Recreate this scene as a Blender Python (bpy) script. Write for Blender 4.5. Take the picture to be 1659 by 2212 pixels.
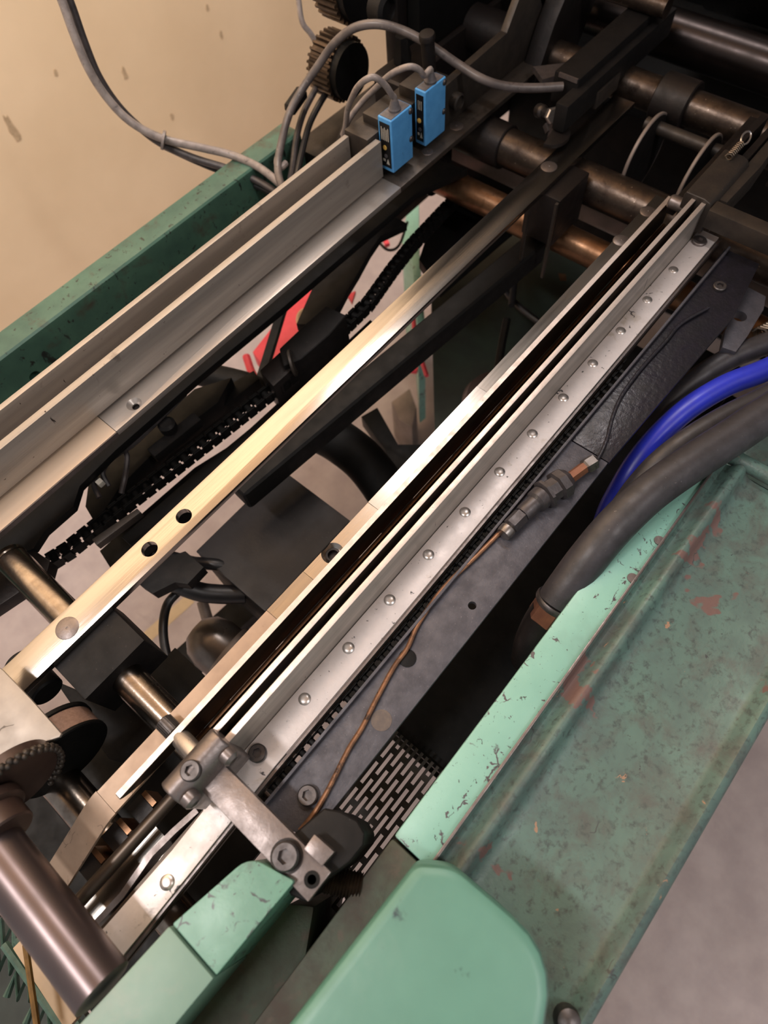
import bpy, bmesh, math, random
from mathutils import Vector, Matrix
random.seed(7)
R = math.radians
for o in list(bpy.data.objects): bpy.data.objects.remove(o)
scene = bpy.context.scene
COL = scene.collection

# ------------------------------------------------------------------ camera
# machine axes: X along the rails (away, to the upper right), Y across to the left, Z up; rail tops are Z = 0
FPX, CX, CY, CAMH = 1383.6, 829.5, 1106.0, 0.60
_x, _y, _z = -0.35709, -0.31215, -0.82717
_Rx = Matrix(((1,0,0),(0,math.cos(_x),-math.sin(_x)),(0,math.sin(_x),math.cos(_x))))
_Ry = Matrix(((math.cos(_y),0,math.sin(_y)),(0,1,0),(-math.sin(_y),0,math.cos(_y))))
_Rz = Matrix(((math.cos(_z),-math.sin(_z),0),(math.sin(_z),math.cos(_z),0),(0,0,1)))
_M = _Rz @ _Ry @ _Rx
def _w(d):                      # view direction (right, down, forward) -> machine axes
    t = _M.transposed() @ Vector(d)
    return Vector((t[0], -t[1], -t[2]))
def ray(px, py): return _w(((px-CX)/FPX, (py-CY)/FPX, 1.0))
EYE = Vector((0, 0, CAMH))
def P(px, py, z=0.0):           # measured point at height z
    r = ray(px, py); return EYE + r*((z-CAMH)/r.z)
def PY(px, py, y):              # measured point on the upright plane Y = y
    r = ray(px, py); return EYE + r*(y/r.y)
def PX(px, py, x):
    r = ray(px, py); return EYE + r*(x/r.x)
cam_d = bpy.data.cameras.new('camera'); cam = bpy.data.objects.new('camera', cam_d); COL.objects.link(cam)
r_, u_, b_ = _w((1,0,0)), _w((0,-1,0)), _w((0,0,-1))
cam.matrix_world = Matrix(((r_.x,u_.x,b_.x,0),(r_.y,u_.y,b_.y,0),(r_.z,u_.z,b_.z,CAMH),(0,0,0,1)))
cam_d.sensor_fit = 'HORIZONTAL'; cam_d.sensor_width = 36.0; cam_d.lens = 36.0*FPX/1659.0
cam_d.clip_start = 0.01; cam_d.clip_end = 60
cam_d.dof.use_dof = True; cam_d.dof.focus_distance = 0.66; cam_d.dof.aperture_fstop = 6.5
scene.camera = cam

# ------------------------------------------------------------------ light
scene.view_settings.view_transform = 'Standard'; scene.view_settings.look = 'None'
scene.view_settings.exposure = 0.25; scene.view_settings.gamma = 1.0
scene.view_settings.use_curve_mapping = False
world = bpy.data.worlds.new('hall'); scene.world = world; world.use_nodes = True
world.node_tree.nodes['Background'].inputs[0].default_value = (1.0, 0.96, 0.96, 1)
world.node_tree.nodes['Background'].inputs[1].default_value = 0.34
def lamp(loc, sx, sy, power, col=(1.0, 0.955, 0.94), rot=(0,0,0)):
    l = bpy.data.lights.new('ceiling_or_fill_lamp', 'AREA'); l.shape = 'RECTANGLE'; l.size = sx; l.size_y = sy
    l.energy = power; l.color = col
    o = bpy.data.objects.new('ceiling_or_fill_lamp', l); COL.objects.link(o); o.location = loc; o.rotation_euler = rot
    return o
lamp((1.50, 1.00, 2.45), 0.16, 1.0, 20)
lamp((-0.95, 0.80, 2.45), 0.16, 1.15, 34)
lamp((0.35, -1.60, 2.45), 0.16, 1.15, 22)
lamp((0.60, 0.62, 1.70), 2.2, 0.30, 64, (1.0, 0.90, 0.80), (R(90), 0, 0))     # added fill light without a real fixture, faces the cream wall only

# ------------------------------------------------------------------ materials
def lin(c):
    f = lambda v: (v/12.92 if v <= .04045 else ((v+.055)/1.055)**2.4)
    return tuple(f(v/255.0) for v in c) + (1.0,)
class NT:
    def __init__(s, name):
        s.m = bpy.data.materials.new(name); s.m.use_nodes = True
        s.t = s.m.node_tree; s.n = s.t.nodes; s.l = s.t.links
        s.b = s.n['Principled BSDF']
        s.geo = s.n.new('ShaderNodeNewGeometry')
    def pos(s, st=(1,1,1)):
        mp = s.n.new('ShaderNodeMapping'); mp.inputs['Scale'].default_value = st
        s.l.new(s.geo.outputs['Position'], mp.inputs['Vector']); return mp.outputs[0]
    def noise(s, scale, st=(1,1,1), detail=4, rough=.6, dist=0):
        t = s.n.new('ShaderNodeTexNoise'); t.inputs['Scale'].default_value = scale
        t.inputs['Detail'].default_value = detail; t.inputs['Roughness'].default_value = rough
        t.inputs['Distortion'].default_value = dist
        s.l.new(s.pos(st), t.inputs['Vector']); return t.outputs['Fac']
    def ramp(s, src, a, b, va=0.0, vb=1.0):
        r = s.n.new('ShaderNodeMapRange'); r.inputs[1].default_value = a; r.inputs[2].default_value = b
        r.inputs[3].default_value = va; r.inputs[4].default_value = vb
        s.l.new(src, r.inputs[0]); return r.outputs[0]
    def mix(s, fac, A, B):
        m = s.n.new('ShaderNodeMix'); m.data_type = 'RGBA'
        if isinstance(fac, float): m.inputs[0].default_value = fac
        else: s.l.new(fac, m.inputs[0])
        for v, i in ((A, 6), (B, 7)):
            if isinstance(v, tuple): m.inputs[i].default_value = v
            else: s.l.new(v, m.inputs[i])
        return m.outputs[2]
    def mul(s, a, b):
        m = s.n.new('ShaderNodeMath'); m.operation = 'MULTIPLY'
        for v, i in ((a,0),(b,1)):
            if isinstance(v, (int,float)): m.inputs[i].default_value = v
            else: s.l.new(v, m.inputs[i])
        return m.outputs[0]
    def bump(s, h, strength, dist=.001):
        b = s.n.new('ShaderNodeBump'); b.inputs['Strength'].default_value = strength
        b.inputs['Distance'].default_value = dist
        s.l.new(h, b.inputs['Height']); s.l.new(b.outputs[0], s.b.inputs['Normal'])
    def rough(s, src, a, b):
        s.l.new(s.ramp(src, .3, .7, a, b), s.b.inputs['Roughness'])
def material(name, col, col2=None, rough=(.4,.6), metal=0.0, vscale=30, st=(1,1,1), spots=(), bump=None, spec=None, coat=0.0, cracks=()):
    """col/col2 blended by noise; spots = (scale, stretch, lo, hi, colour) layers of dirt, chips or wear"""
    t = NT(name)
    n = t.noise(vscale, st)
    c = t.mix(t.ramp(n, .35, .65), lin(col), lin(col2 or tuple(v*.8 for v in col)))
    for i, (sc, sst, lo, hi, sc_col) in enumerate(spots):
        sn = t.noise(sc, sst, detail=5, rough=.65, dist=.3)
        c = t.mix(t.ramp(sn, lo, hi), c, lin(sc_col))
    for sc, width, msc, lo, hi, ccol in cracks:         # wandering scratches and paint cracks
        nz = t.n.new('ShaderNodeTexNoise'); nz.inputs['Scale'].default_value = sc*1.4; nz.inputs['Detail'].default_value = 3
        t.l.new(t.pos(), nz.inputs['Vector'])
        mx = t.n.new('ShaderNodeMix'); mx.data_type = 'VECTOR'; mx.inputs[0].default_value = .9/sc
        t.l.new(t.geo.outputs['Position'], mx.inputs[4]); t.l.new(nz.outputs['Color'], mx.inputs[5])
        v = t.n.new('ShaderNodeTexVoronoi'); v.feature = 'DISTANCE_TO_EDGE'; v.inputs['Scale'].default_value = sc
        t.l.new(mx.outputs[1], v.inputs['Vector'])
        line = t.ramp(v.outputs['Distance'], width, width*2.2, 1.0, 0.0)
        c = t.mix(t.mul(line, t.ramp(t.noise(msc), lo, hi)), c, lin(ccol))
    t.l.new(c, t.b.inputs['Base Color'])
    t.rough(n, *rough)
    t.b.inputs['Metallic'].default_value = metal
    if spec is not None: t.b.inputs['Specular IOR Level'].default_value = spec
    if coat: t.b.inputs['Coat Weight'].default_value = coat; t.b.inputs['Coat Roughness'].default_value = .15
    if bump: t.bump(t.noise(bump[0], bump[2] if len(bump) > 2 else (1,1,1), detail=3), bump[1])
    return t.m
BR = (.04, 1, 1)       # brushing runs along the rails
MAT = {}
def mk(k, *a, **kw): MAT[k] = material(k, *a, **kw)
mk('wall_paint', (234,208,174), (224,197,162), rough=(.6,.75), vscale=2.2, spots=[(7,(1,1,.45),.70,.80,(120,100,80)),(2.0,(1,1,.6),.62,.85,(205,176,140))])
mk('floor_concrete', (178,165,163), (164,151,150), rough=(.55,.7), vscale=14, spots=[(9,(1,1,1),.66,.85,(136,124,123)),(220,(1,1,1),.64,.8,(192,180,178))])
mk('green_paint', (138,188,174), (124,174,160), rough=(.32,.5), vscale=9, spots=[(70,(1,1,1),.645,.66,(80,76,80)),(260,(1,1,1),.655,.69,(76,88,85)),(22,(1,1,1),.69,.71,(88,82,84)),(7,(1,1,1),.58,.9,(110,140,130))], bump=(300,.12), cracks=[(34,.014,40,.56,.60,(80,74,80)),(75,.014,60,.60,.63,(66,72,70))])
mk('green_dirty', (86,114,106), (74,95,91), rough=(.38,.55), vscale=16, spots=[(26,(1,1,1),.48,.70,(76,80,77)),(150,(1,1,1),.52,.70,(58,69,67)),(8,(1,1,1),.635,.648,(100,78,74)),(38,(1,1,1),.68,.695,(146,116,94)),(70,(1,1,1),.715,.73,(48,48,52))], bump=(260,.3), cracks=[(18,.004,24,.60,.64,(60,64,64))])
mk('green_grimy', (82,100,84), (74,66,59), rough=(.55,.75), vscale=14, spots=[(60,(1,1,1),.56,.75,(96,84,75)),(18,(1,1,1),.58,.8,(58,50,45))], bump=(240,.5))
mk('green_beam', (74,110,94), (52,84,74), rough=(.35,.5), vscale=11, spots=[(24,(1,1,1),.55,.70,(66,66,56)),(60,(1,1,.35),.62,.65,(28,32,30)),(110,(1,1,1),.64,.66,(30,32,30))], bump=(200,.15))
mk('wall_scuff', (196,170,138), (172,148,118), rough=(.7,.8), vscale=60)
mk('floor_seam', (116,98,94), (100,86,82), rough=(.7,.8), vscale=60)
mk('floor_tape', (198,176,142), (186,164,132), rough=(.6,.7), vscale=30)
mk('green_cap', (94,142,128), (82,128,114), rough=(.34,.5), vscale=8, spots=[(30,(1,1,1),.66,.72,(44,64,68)),(11,(1,1,1),.58,.9,(112,144,132))], bump=(150,.1))
mk('green_block', (100,148,130), (88,132,116), rough=(.34,.5), vscale=14, spots=[(40,(1,1,1),.58,.75,(78,102,92)),(90,(1,1,1),.66,.69,(60,68,66)),(22,(1,1,1),.70,.715,(78,78,78))], bump=(200,.15), cracks=[(42,.02,30,.48,.54,(58,66,66)),(90,.02,50,.56,.6,(64,74,72))])
mk('green_bar', (124,154,142), (110,142,130), rough=(.36,.52), vscale=10, spots=[(14,(1,1,1),.56,.8,(140,150,142))], bump=(150,.1))
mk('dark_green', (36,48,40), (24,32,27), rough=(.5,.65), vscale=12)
mk('polished_steel', (178,172,166), (162,156,150), rough=(.17,.26), metal=1, vscale=70, st=(.05,1,1), spots=[(300,(1,1,1),.72,.76,(120,112,106))], bump=(420,.08,BR))
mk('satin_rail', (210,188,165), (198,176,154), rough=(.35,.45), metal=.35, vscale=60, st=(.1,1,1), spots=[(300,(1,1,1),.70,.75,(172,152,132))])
mk('satin_steel', (196,188,181), (176,168,161), rough=(.32,.42), metal=.7, vscale=60, st=(.05,1,1), spots=[(260,(1,1,1),.72,.76,(110,102,96))], bump=(380,.12,BR))
mk('brushed_steel', (176,168,160), (152,145,138), rough=(.38,.5), metal=.45, vscale=60, st=(.05,1,1), spots=[(110,(1,1,.16),.70,.725,(58,50,48)),(130,(1,1,1),.68,.71,(70,62,58)),(45,(1,1,1),.64,.8,(126,118,111))], bump=(380,.18,BR))
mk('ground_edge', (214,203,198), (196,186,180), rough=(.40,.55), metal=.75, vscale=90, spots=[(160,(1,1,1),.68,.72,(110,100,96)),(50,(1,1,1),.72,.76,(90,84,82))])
mk('nickel_plate', (226,217,214), (212,203,200), rough=(.34,.5), metal=.2, vscale=40, spots=[(120,(1,1,1),.66,.69,(90,86,86)),(26,(1,1,1),.60,.78,(176,160,138)),(330,(1,1,1),.66,.71,(140,132,130)),(12,(1,1,1),.66,.74,(112,103,97))], bump=(300,.1), cracks=[(40,.02,26,.62,.64,(80,78,80))])
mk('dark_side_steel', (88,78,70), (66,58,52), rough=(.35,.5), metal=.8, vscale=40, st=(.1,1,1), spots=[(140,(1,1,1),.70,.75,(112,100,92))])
mk('rivet_steel', (216,210,206), (200,194,190), rough=(.25,.4), metal=.9, vscale=120)
mk('clamp_steel', (132,124,122), (112,104,102), rough=(.34,.5), metal=.8, vscale=60, spots=[(90,(1,1,1),.66,.8,(84,76,74)),(300,(1,1,1),.70,.74,(170,162,158))], bump=(260,.2))
mk('screw_steel', (98,94,94), (78,74,74), rough=(.35,.5), metal=.8, vscale=120)
mk('black_oxide', (25,23,23), (17,16,16), rough=(.5,.65), spec=.22, vscale=40, spots=[(420,(1,1,1),.69,.73,(78,74,74)),(60,(1,1,1),.62,.85,(36,33,31))], bump=(250,.2))
mk('black_angle', (84,83,90), (68,67,74), rough=(.45,.62), metal=.25, vscale=60, spots=[(460,(1,1,1),.64,.72,(124,122,128)),(24,(1,1,1),.64,.82,(96,87,82)),(14,(1,1,1),.68,.9,(40,38,42))], bump=(420,.35))
mk('rust_faint', (100,88,80), (84,76,74), rough=(.5,.65), vscale=120)
mk('oily_black', (40,38,46), (28,27,32), rough=(.25,.45), metal=.2, vscale=50, spots=[(200,(1,1,1),.70,.76,(110,110,118)),(40,(1,1,1),.66,.8,(60,54,52))], bump=(140,.6))
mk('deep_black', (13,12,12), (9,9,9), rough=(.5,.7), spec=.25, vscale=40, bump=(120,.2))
mk('box_grey', (48,45,45), (36,34,34), rough=(.4,.55), metal=.1, spec=.35, vscale=14, spots=[(420,(1,1,1),.69,.73,(104,100,100)),(30,(1,1,1),.6,.8,(30,28,28))], bump=(300,.15))
mk('dark_steel', (92,84,77), (70,63,58), rough=(.36,.5), metal=.6, vscale=40, st=(.2,1,1), spots=[(60,(1,1,1),.58,.74,(44,39,36)),(260,(1,1,1),.68,.73,(130,120,112))], bump=(260,.2))
mk('dark_iron', (36,30,29), (25,21,20), rough=(.4,.6), metal=.4, vscale=30, spots=[(70,(1,1,1),.64,.8,(54,46,42))], bump=(200,.3))  # even dark iron tone with random brown spots
mk('olive_iron', (66,59,53), (48,43,40), rough=(.4,.6), metal=.4, vscale=30, spots=[(240,(1,1,1),.68,.74,(110,100,92))], bump=(200,.25))
mk('brown_shaft', (86,75,67), (60,51,46), rough=(.30,.44), metal=.85, vscale=46, spots=[(60,(1,1,1),.58,.72,(46,37,32)),(200,(1,1,1),.66,.71,(160,146,134))], bump=(260,.2))
mk('bronze_shaft', (142,108,82), (108,78,56), rough=(.32,.44), metal=.85, vscale=30, spots=[(60,(1,1,1),.60,.76,(70,48,34))], bump=(220,.15))
mk('chrome_shaft', (150,140,130), (118,108,100), rough=(.18,.28), metal=1, vscale=60, spots=[(90,(1,1,1),.70,.76,(60,50,44))], bump=(260,.08))
mk('roller_steel', (112,100,100), (100,90,90), rough=(.30,.36), metal=.85, vscale=16)
mk('drum_steel', (52,46,45), (42,37,36), rough=(.26,.36), metal=.9, vscale=30)
mk('gear_steel', (86,72,60), (58,48,40), rough=(.35,.5), metal=.7, vscale=60)
mk('rubber_hose', (54,52,56), (40,38,41), rough=(.38,.55), vscale=60, spots=[(380,(1,1,1),.68,.73,(124,118,118)),(20,(1,1,1),.66,.85,(66,59,50))], bump=(300,.15))
mk('blue_hose', (42,54,190), (36,46,170), rough=(.3,.42), vscale=40, spots=[(400,(1,1,1),.73,.76,(150,160,220))])
mk('grey_cable', (146,136,131), (118,109,106), rough=(.32,.46), vscale=80, spots=[(120,(1,1,1),.62,.73,(62,56,56)),(300,(1,1,1),.68,.73,(184,176,170))])
mk('lead_cable', (108,100,97), (70,64,64), rough=(.32,.46), vscale=24, spots=[(120,(1,1,1),.60,.72,(48,44,45)),(300,(1,1,1),.66,.72,(170,162,156))])
mk('black_cable', (30,28,30), (22,21,22), rough=(.35,.5), vscale=60)
mk('dark_cable', (66,60,60), (44,40,41), rough=(.35,.5), vscale=70, spots=[(100,(1,1,1),.68,.76,(120,114,112))])
mk('sensor_blue', (92,166,226), (80,152,214), rough=(.35,.48), vscale=60, spots=[(90,(1,1,.4),.66,.72,(34,60,84)),(300,(1,1,1),.74,.77,(30,44,56))])
mk('sensor_grey', (96,92,94), (80,76,78), rough=(.4,.55), vscale=120, spots=[(400,(1,1,1),.68,.74,(150,146,146))])
mk('label_black', (26,25,27), (20,19,21), rough=(.3,.4), vscale=60)
mk('label_print', (200,196,184), (180,176,166), rough=(.4,.5), vscale=90)
mk('label_amber', (214,176,92), (190,150,70), rough=(.3,.4), vscale=90)
mk('copper_tube', (150,110,82), (104,76,58), rough=(.34,.5), metal=.6, vscale=60, spots=[(70,(1,1,1),.56,.66,(62,50,44))])
mk('fitting_steel', (150,144,140), (110,104,102), rough=(.28,.42), metal=.9, vscale=80, spots=[(70,(1,1,1),.62,.7,(62,56,54))])
mk('dirty_fitting', (84,80,82), (66,62,64), rough=(.35,.5), metal=.5, vscale=70, spots=[(60,(1,1,1),.66,.74,(140,136,124))], bump=(200,.3))
mk('brass_hex', (132,88,66), (104,66,50), rough=(.45,.6), metal=.4, vscale=50)
mk('cover_plate', (168,159,150), (152,144,136), rough=(.42,.55), metal=.3, vscale=30, spots=[(60,(1,1,1),.72,.75,(110,100,92))], cracks=[(28,.008,30,.52,.58,(96,88,80))])
mk('worn_strip', (170,147,127), (156,134,116), rough=(.4,.55), metal=.35, vscale=30, spots=[(160,(1,1,1),.70,.74,(96,80,70))], cracks=[(22,.004,30,.56,.6,(110,92,80))])
mk('brown_guard', (74,58,52), (62,48,44), rough=(.3,.42), metal=.3, vscale=30)
mk('belt_weave', (150,122,108), (132,106,94), rough=(.6,.75), vscale=300)
mk('red_plastic', (226,72,88), (206,58,74), rough=(.45,.6), vscale=20)
mk('beige_metal', (196,170,140), (180,156,128), rough=(.5,.65), vscale=20)
mk('grey_metal', (140,128,122), (120,110,104), rough=(.45,.6), metal=.3, vscale=20)
mk('perforated', (74,67,61), (48,44,41), rough=(.5,.65), metal=.3, vscale=30)
mk('motor_grey', (120,112,106), (104,96,92), rough=(.25,.38), metal=.6, vscale=30)
mk('mesh_green', (84,112,100), (66,92,82), rough=(.4,.55), vscale=90)
mk('straw_brown', (128,96,44), (104,76,34), rough=(.5,.65), vscale=90)
mk('yellow_tag', (200,180,40), (180,160,30), rough=(.5,.6), vscale=50)
mk('spring_steel', (150,136,120), (110,98,88), rough=(.3,.45), metal=.9, vscale=60)

# ------------------------------------------------------------------ mesh helpers
class MB:
    def __init__(s): s.v = []; s.f = []
    def add(s, vs, fs):
        k = len(s.v); s.v += [Vector(v) for v in vs]; s.f += [tuple(i+k for i in f) for f in fs]; return s
    def box(s, x0, x1, y0, y1, z0, z1):
        vs = [(x,y,z) for z in (z0,z1) for x,y in ((x0,y0),(x1,y0),(x1,y1),(x0,y1))]
        return s.add(vs, [(3,2,1,0),(4,5,6,7),(0,1,5,4),(1,2,6,5),(2,3,7,6),(3,0,4,7)])
    def obox(s, c, ax, ay, az, sx, sy, sz):
        c = Vector(c); vs = []
        for k in (-1,1):
            for i, j in ((-1,-1),(1,-1),(1,1),(-1,1)):
                vs.append(c + ax*(i*sx/2) + ay*(j*sy/2) + az*(k*sz/2))
        return s.add(vs, [(3,2,1,0),(4,5,6,7),(0,1,5,4),(1,2,6,5),(2,3,7,6),(3,0,4,7)])
    def bar(s, a, b, w, h, up=(0,0,1)):
        a, b = Vector(a), Vector(b); d = (b-a); L = d.length; d.normalize()
        up = Vector(up); side = up.cross(d).normalized(); u = d.cross(side).normalized()
        return s.obox((a+b)/2, d, side, u, L, w, h)
    def prism(s, poly, axis, a0, a1):
        n = len(poly)
        def mkp(p, a):
            if axis == 'X': return (a, p[0], p[1])
            if axis == 'Y': return (p[0], a, p[1])
            return (p[0], p[1], a)
        vs = [mkp(p,a0) for p in poly] + [mkp(p,a1) for p in poly]
        fs = [tuple(range(n-1,-1,-1)), tuple(range(n,2*n))] + [(i,(i+1)%n,(i+1)%n+n,i+n) for i in range(n)]
        return s.add(vs, fs)
    def sheet(s, prof, axis, a0, a1, th, seg=1):          # thick strip following a profile
        n = len(prof); out = []
        for i, p in enumerate(prof):
            a = Vector(prof[max(0,i-1)]); b = Vector(prof[min(n-1,i+1)]); t = (b-a).normalized()
            out.append((p[0]+t[1]*th, p[1]-t[0]*th))
        poly = list(prof) + out[::-1]
        m = len(poly)
        def mkp(p, a):
            if axis == 'X': return (a, p[0], p[1])
            if axis == 'Y': return (p[0], a, p[1])
            return (p[0], p[1], a)
        vs = []
        for k in range(seg+1):
            a = a0+(a1-a0)*k/seg
            vs += [mkp(p,a) for p in poly]
        fs = []
        for k in range(seg):
            for i in range(m):
                j = (i+1) % m
                fs.append((k*m+i, k*m+j, (k+1)*m+j, (k+1)*m+i))
        for k, rev in ((0,True),(seg,False)):
            for i in range(n-1):
                q = (k*m+i, k*m+i+1, k*m+m-2-i, k*m+m-1-i)
                fs.append(q[::-1] if rev else q)
        return s.add(vs, fs)
    def cyl(s, a, b, r, r2=None, n=24, caps=True):
        a, b = Vector(a), Vector(b); r2 = r if r2 is None else r2
        d = (b-a).normalized(); t = Vector((0,0,1)) if abs(d.z) < .9 else Vector((1,0,0))
        e1 = d.cross(t).normalized(); e2 = d.cross(e1)
        vs = []
        for c, rr in ((a,r),(b,r2)):
            for i in range(n):
                w = 2*math.pi*i/n; vs.append(c+(e1*math.cos(w)+e2*math.sin(w))*rr)
        fs = [(i,(i+1)%n,(i+1)%n+n,i+n) for i in range(n)]
        if caps: fs += [tuple(range(n-1,-1,-1)), tuple(range(n,2*n))]
        return s.add(vs, fs)
    def lathe(s, prof, org, axis, n=24):                  # prof = (radius, height) from start to end
        org = Vector(org); d = Vector(axis).normalized(); t = Vector((0,0,1)) if abs(d.z) < .9 else Vector((1,0,0))
        e1 = d.cross(t).normalized(); e2 = d.cross(e1); vs = []; fs = []
        for r, h in prof:
            for i in range(n):
                w = 2*math.pi*i/n; vs.append(org+d*h+(e1*math.cos(w)+e2*math.sin(w))*max(r,1e-5))
        for k in range(len(prof)-1):
            for i in range(n):
                j = (i+1) % n; fs.append((k*n+i,k*n+j,(k+1)*n+j,(k+1)*n+i))
        fs += [tuple(range(n-1,-1,-1)), tuple(range((len(prof)-1)*n, len(prof)*n))]
        return s.add(vs, fs)
    def tube(s, pts, r, n=12, sub=6, rr=None):
        pts = [Vector(p) for p in pts]
        if sub > 1 and len(pts) > 2:
            ext = [pts[0]*2-pts[1]] + pts + [pts[-1]*2-pts[-2]]; out = []
            for i in range(1, len(ext)-2):
                p0,p1,p2,p3 = ext[i-1:i+3]
                for k in range(sub):
                    t = k/sub
                    out.append(.5*((2*p1)+(p2-p0)*t+(2*p0-5*p1+4*p2-p3)*t*t+(3*p1-p0-3*p2+p3)*t**3))
            out.append(pts[-1]); pts = out
        m = len(pts); e1 = None; vs = []; fs = []
        for i, p in enumerate(pts):
            d = (pts[min(m-1,i+1)]-pts[max(0,i-1)]).normalized()
            if e1 is None:
                t = Vector((0,0,1)) if abs(d.z) < .9 else Vector((1,0,0)); e1 = d.cross(t).normalized()
            e1 = (e1-d*e1.dot(d)).normalized(); e2 = d.cross(e1)
            q = r if rr is None else rr[0]+(rr[1]-rr[0])*i/(m-1)
            for k in range(n):
                w = 2*math.pi*k/n; vs.append(p+(e1*math.cos(w)+e2*math.sin(w))*q)
        for i in range(m-1):
            for k in range(n):
                j = (k+1) % n; fs.append((i*n+k,i*n+j,(i+1)*n+j,(i+1)*n+k))
        fs += [tuple(range(n-1,-1,-1)), tuple(range((m-1)*n, m*n))]
        return s.add(vs, fs)
    def ball(s, c, r, n=14, m=9):
        return s.lathe([(r*math.sin(math.pi*k/m), -r*math.cos(math.pi*k/m)) for k in range(m+1)], c, (0,0,1), n)

ORG = {}
def mesh_obj(name, mb, mat, parent=None, bevel=0, seg=2, org=None, cut=None, angle=32):
    o0 = ORG[parent.name] if parent else (Vector(org) if org is not None else None)
    if o0 is None:
        lo = [min(v[i] for v in mb.v) for i in range(3)]; hi = [max(v[i] for v in mb.v) for i in range(3)]
        o0 = Vector(((lo[0]+hi[0])/2, (lo[1]+hi[1])/2, lo[2]))
    me = bpy.data.meshes.new(name); bm = bmesh.new()
    vv = [bm.verts.new(v-o0) for v in mb.v]
    for f in mb.f:
        try: bm.faces.new([vv[i] for i in f])
        except ValueError: pass
    bmesh.ops.recalc_face_normals(bm, faces=bm.faces)
    if bevel:
        es = [e for e in bm.edges if len(e.link_faces) == 2 and e.calc_face_angle(0) > R(35)]
        bmesh.ops.bevel(bm, geom=es, offset=bevel, segments=seg, affect='EDGES', clamp_overlap=True, profile=.6)
    bm.to_mesh(me); bm.free()
    for p in me.polygons: p.use_smooth = True
    me.set_sharp_from_angle(angle=R(angle))
    me.materials.append(MAT[mat])
    o = bpy.data.objects.new(name, me); COL.objects.link(o)
    if parent: o.parent = parent
    else: o.location = o0
    if cut:                                     # drilled holes
        cm = bpy.data.meshes.new('cut'); cb = bmesh.new(); cv = [cb.verts.new(v-o0) for v in cut.v]
        for f in cut.f: cb.faces.new([cv[i] for i in f])
        bmesh.ops.recalc_face_normals(cb, faces=cb.faces); cb.to_mesh(cm); cb.free()
        co = bpy.data.objects.new('cut', cm); COL.objects.link(co); co.location = o.location
        if parent: co.parent = parent
        md = o.modifiers.new('holes', 'BOOLEAN'); md.object = co; md.operation = 'DIFFERENCE'; md.solver = 'EXACT'
        bpy.context.view_layer.update()
        dg = bpy.context.evaluated_depsgraph_get()
        nm = bpy.data.meshes.new_from_object(o.evaluated_get(dg))
        o.modifiers.clear(); o.data = nm; nm.name = name
        for p in nm.polygons: p.use_smooth = True
        nm.set_sharp_from_angle(angle=R(angle))
        bpy.data.objects.remove(co)
    ORG[o.name] = o0
    return o
def tag(o, label, cat, group=None, kind=None):
    if label: o['label'] = label
    if cat: o['category'] = cat
    if group: o['group'] = group
    if kind: o['kind'] = kind
    return o
def thing(name, label, cat, loc, group=None):
    o = bpy.data.objects.new(name, None); COL.objects.link(o); o.location = loc; o.empty_display_size = .02
    ORG[o.name] = Vector(loc); return tag(o, label, cat, group)
def single(name, mb, mat, label, cat, group=None, **kw):
    return tag(mesh_obj(name, mb, mat, **kw), label, cat, group)
def structure(name, mb, mat, **kw):
    o = mesh_obj(name, mb, mat, **kw); o['kind'] = 'structure'; return o
X3, Y3, Z3 = Vector((1,0,0)), Vector((0,1,0)), Vector((0,0,1))
def hexpts(c, r, z, rot=0): return [(c[0]+r*math.cos(rot+i*math.pi/3), c[1]+r*math.sin(rot+i*math.pi/3), z) for i in range(6)]
def socket_screw(parent, c, r, h, mat='screw_steel', name='socket_screw', axis=(0,0,1)):
    """cap screw with a hexagon recess: c = centre of its seat"""
    c = Vector(c); d = Vector(axis).normalized(); t = Vector((1,0,0)) if abs(d.x) < .9 else Vector((0,1,0))
    e1 = d.cross(t).normalized(); e2 = d.cross(e1); n = 24; m = MB(); vs = []; fs = []
    for rr, hh in ((r,0),(r,h*.8),(r*.88,h),(r*.60,h)):
        for i in range(n):
            w = 2*math.pi*i/n; vs.append(c+d*hh+(e1*math.cos(w)+e2*math.sin(w))*rr)
    for hh in (h, h*.35):
        for i in range(n):
            w = 2*math.pi*i/n; a = (w % (math.pi/3))-math.pi/6; q = r*.46/math.cos(a)
            vs.append(c+d*hh+(e1*math.cos(w)+e2*math.sin(w))*q)
    for k in range(5):
        for i in range(n):
            j = (i+1) % n; fs.append((k*n+i,k*n+j,(k+1)*n+j,(k+1)*n+i))
    fs += [tuple(range(n-1,-1,-1)), tuple(range(5*n,6*n))]
    m.add(vs, fs); return mesh_obj(name, m, mat, parent)
def dome(parent, c, r, h, mat='rivet_steel', name='rivet'):
    m = MB().lathe([(r,0),(r,h*.35),(r*.82,h*.75),(r*.45,h*.97),(0,h)], c, (0,0,1), 20)
    return mesh_obj(name, m, mat, parent)
def slot_screw(parent, c, r, name='countersunk_screw', mat='clamp_steel', h=.0006):
    m = MB().lathe([(r,-.002),(r,h*.4),(r*.94,h),(r*.10,h),(r*.07,h*.4),(0,h*.3)], c, (0,0,1), 24)
    return mesh_obj(name, m, mat, parent)

# ================================================================== the setting
fl = structure('floor', MB().box(-2.2, 5, -2.2, 1.72, -.90, -.85), 'floor_concrete')
wl = structure('wall_left', MB().box(-2.2, 5, 1.70, 1.78, -.85, 2.6), 'wall_paint')
structure('ceiling', MB().box(-2.2, 5, -2.2, 1.78, 2.6, 2.66), 'beige_metal')

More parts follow.
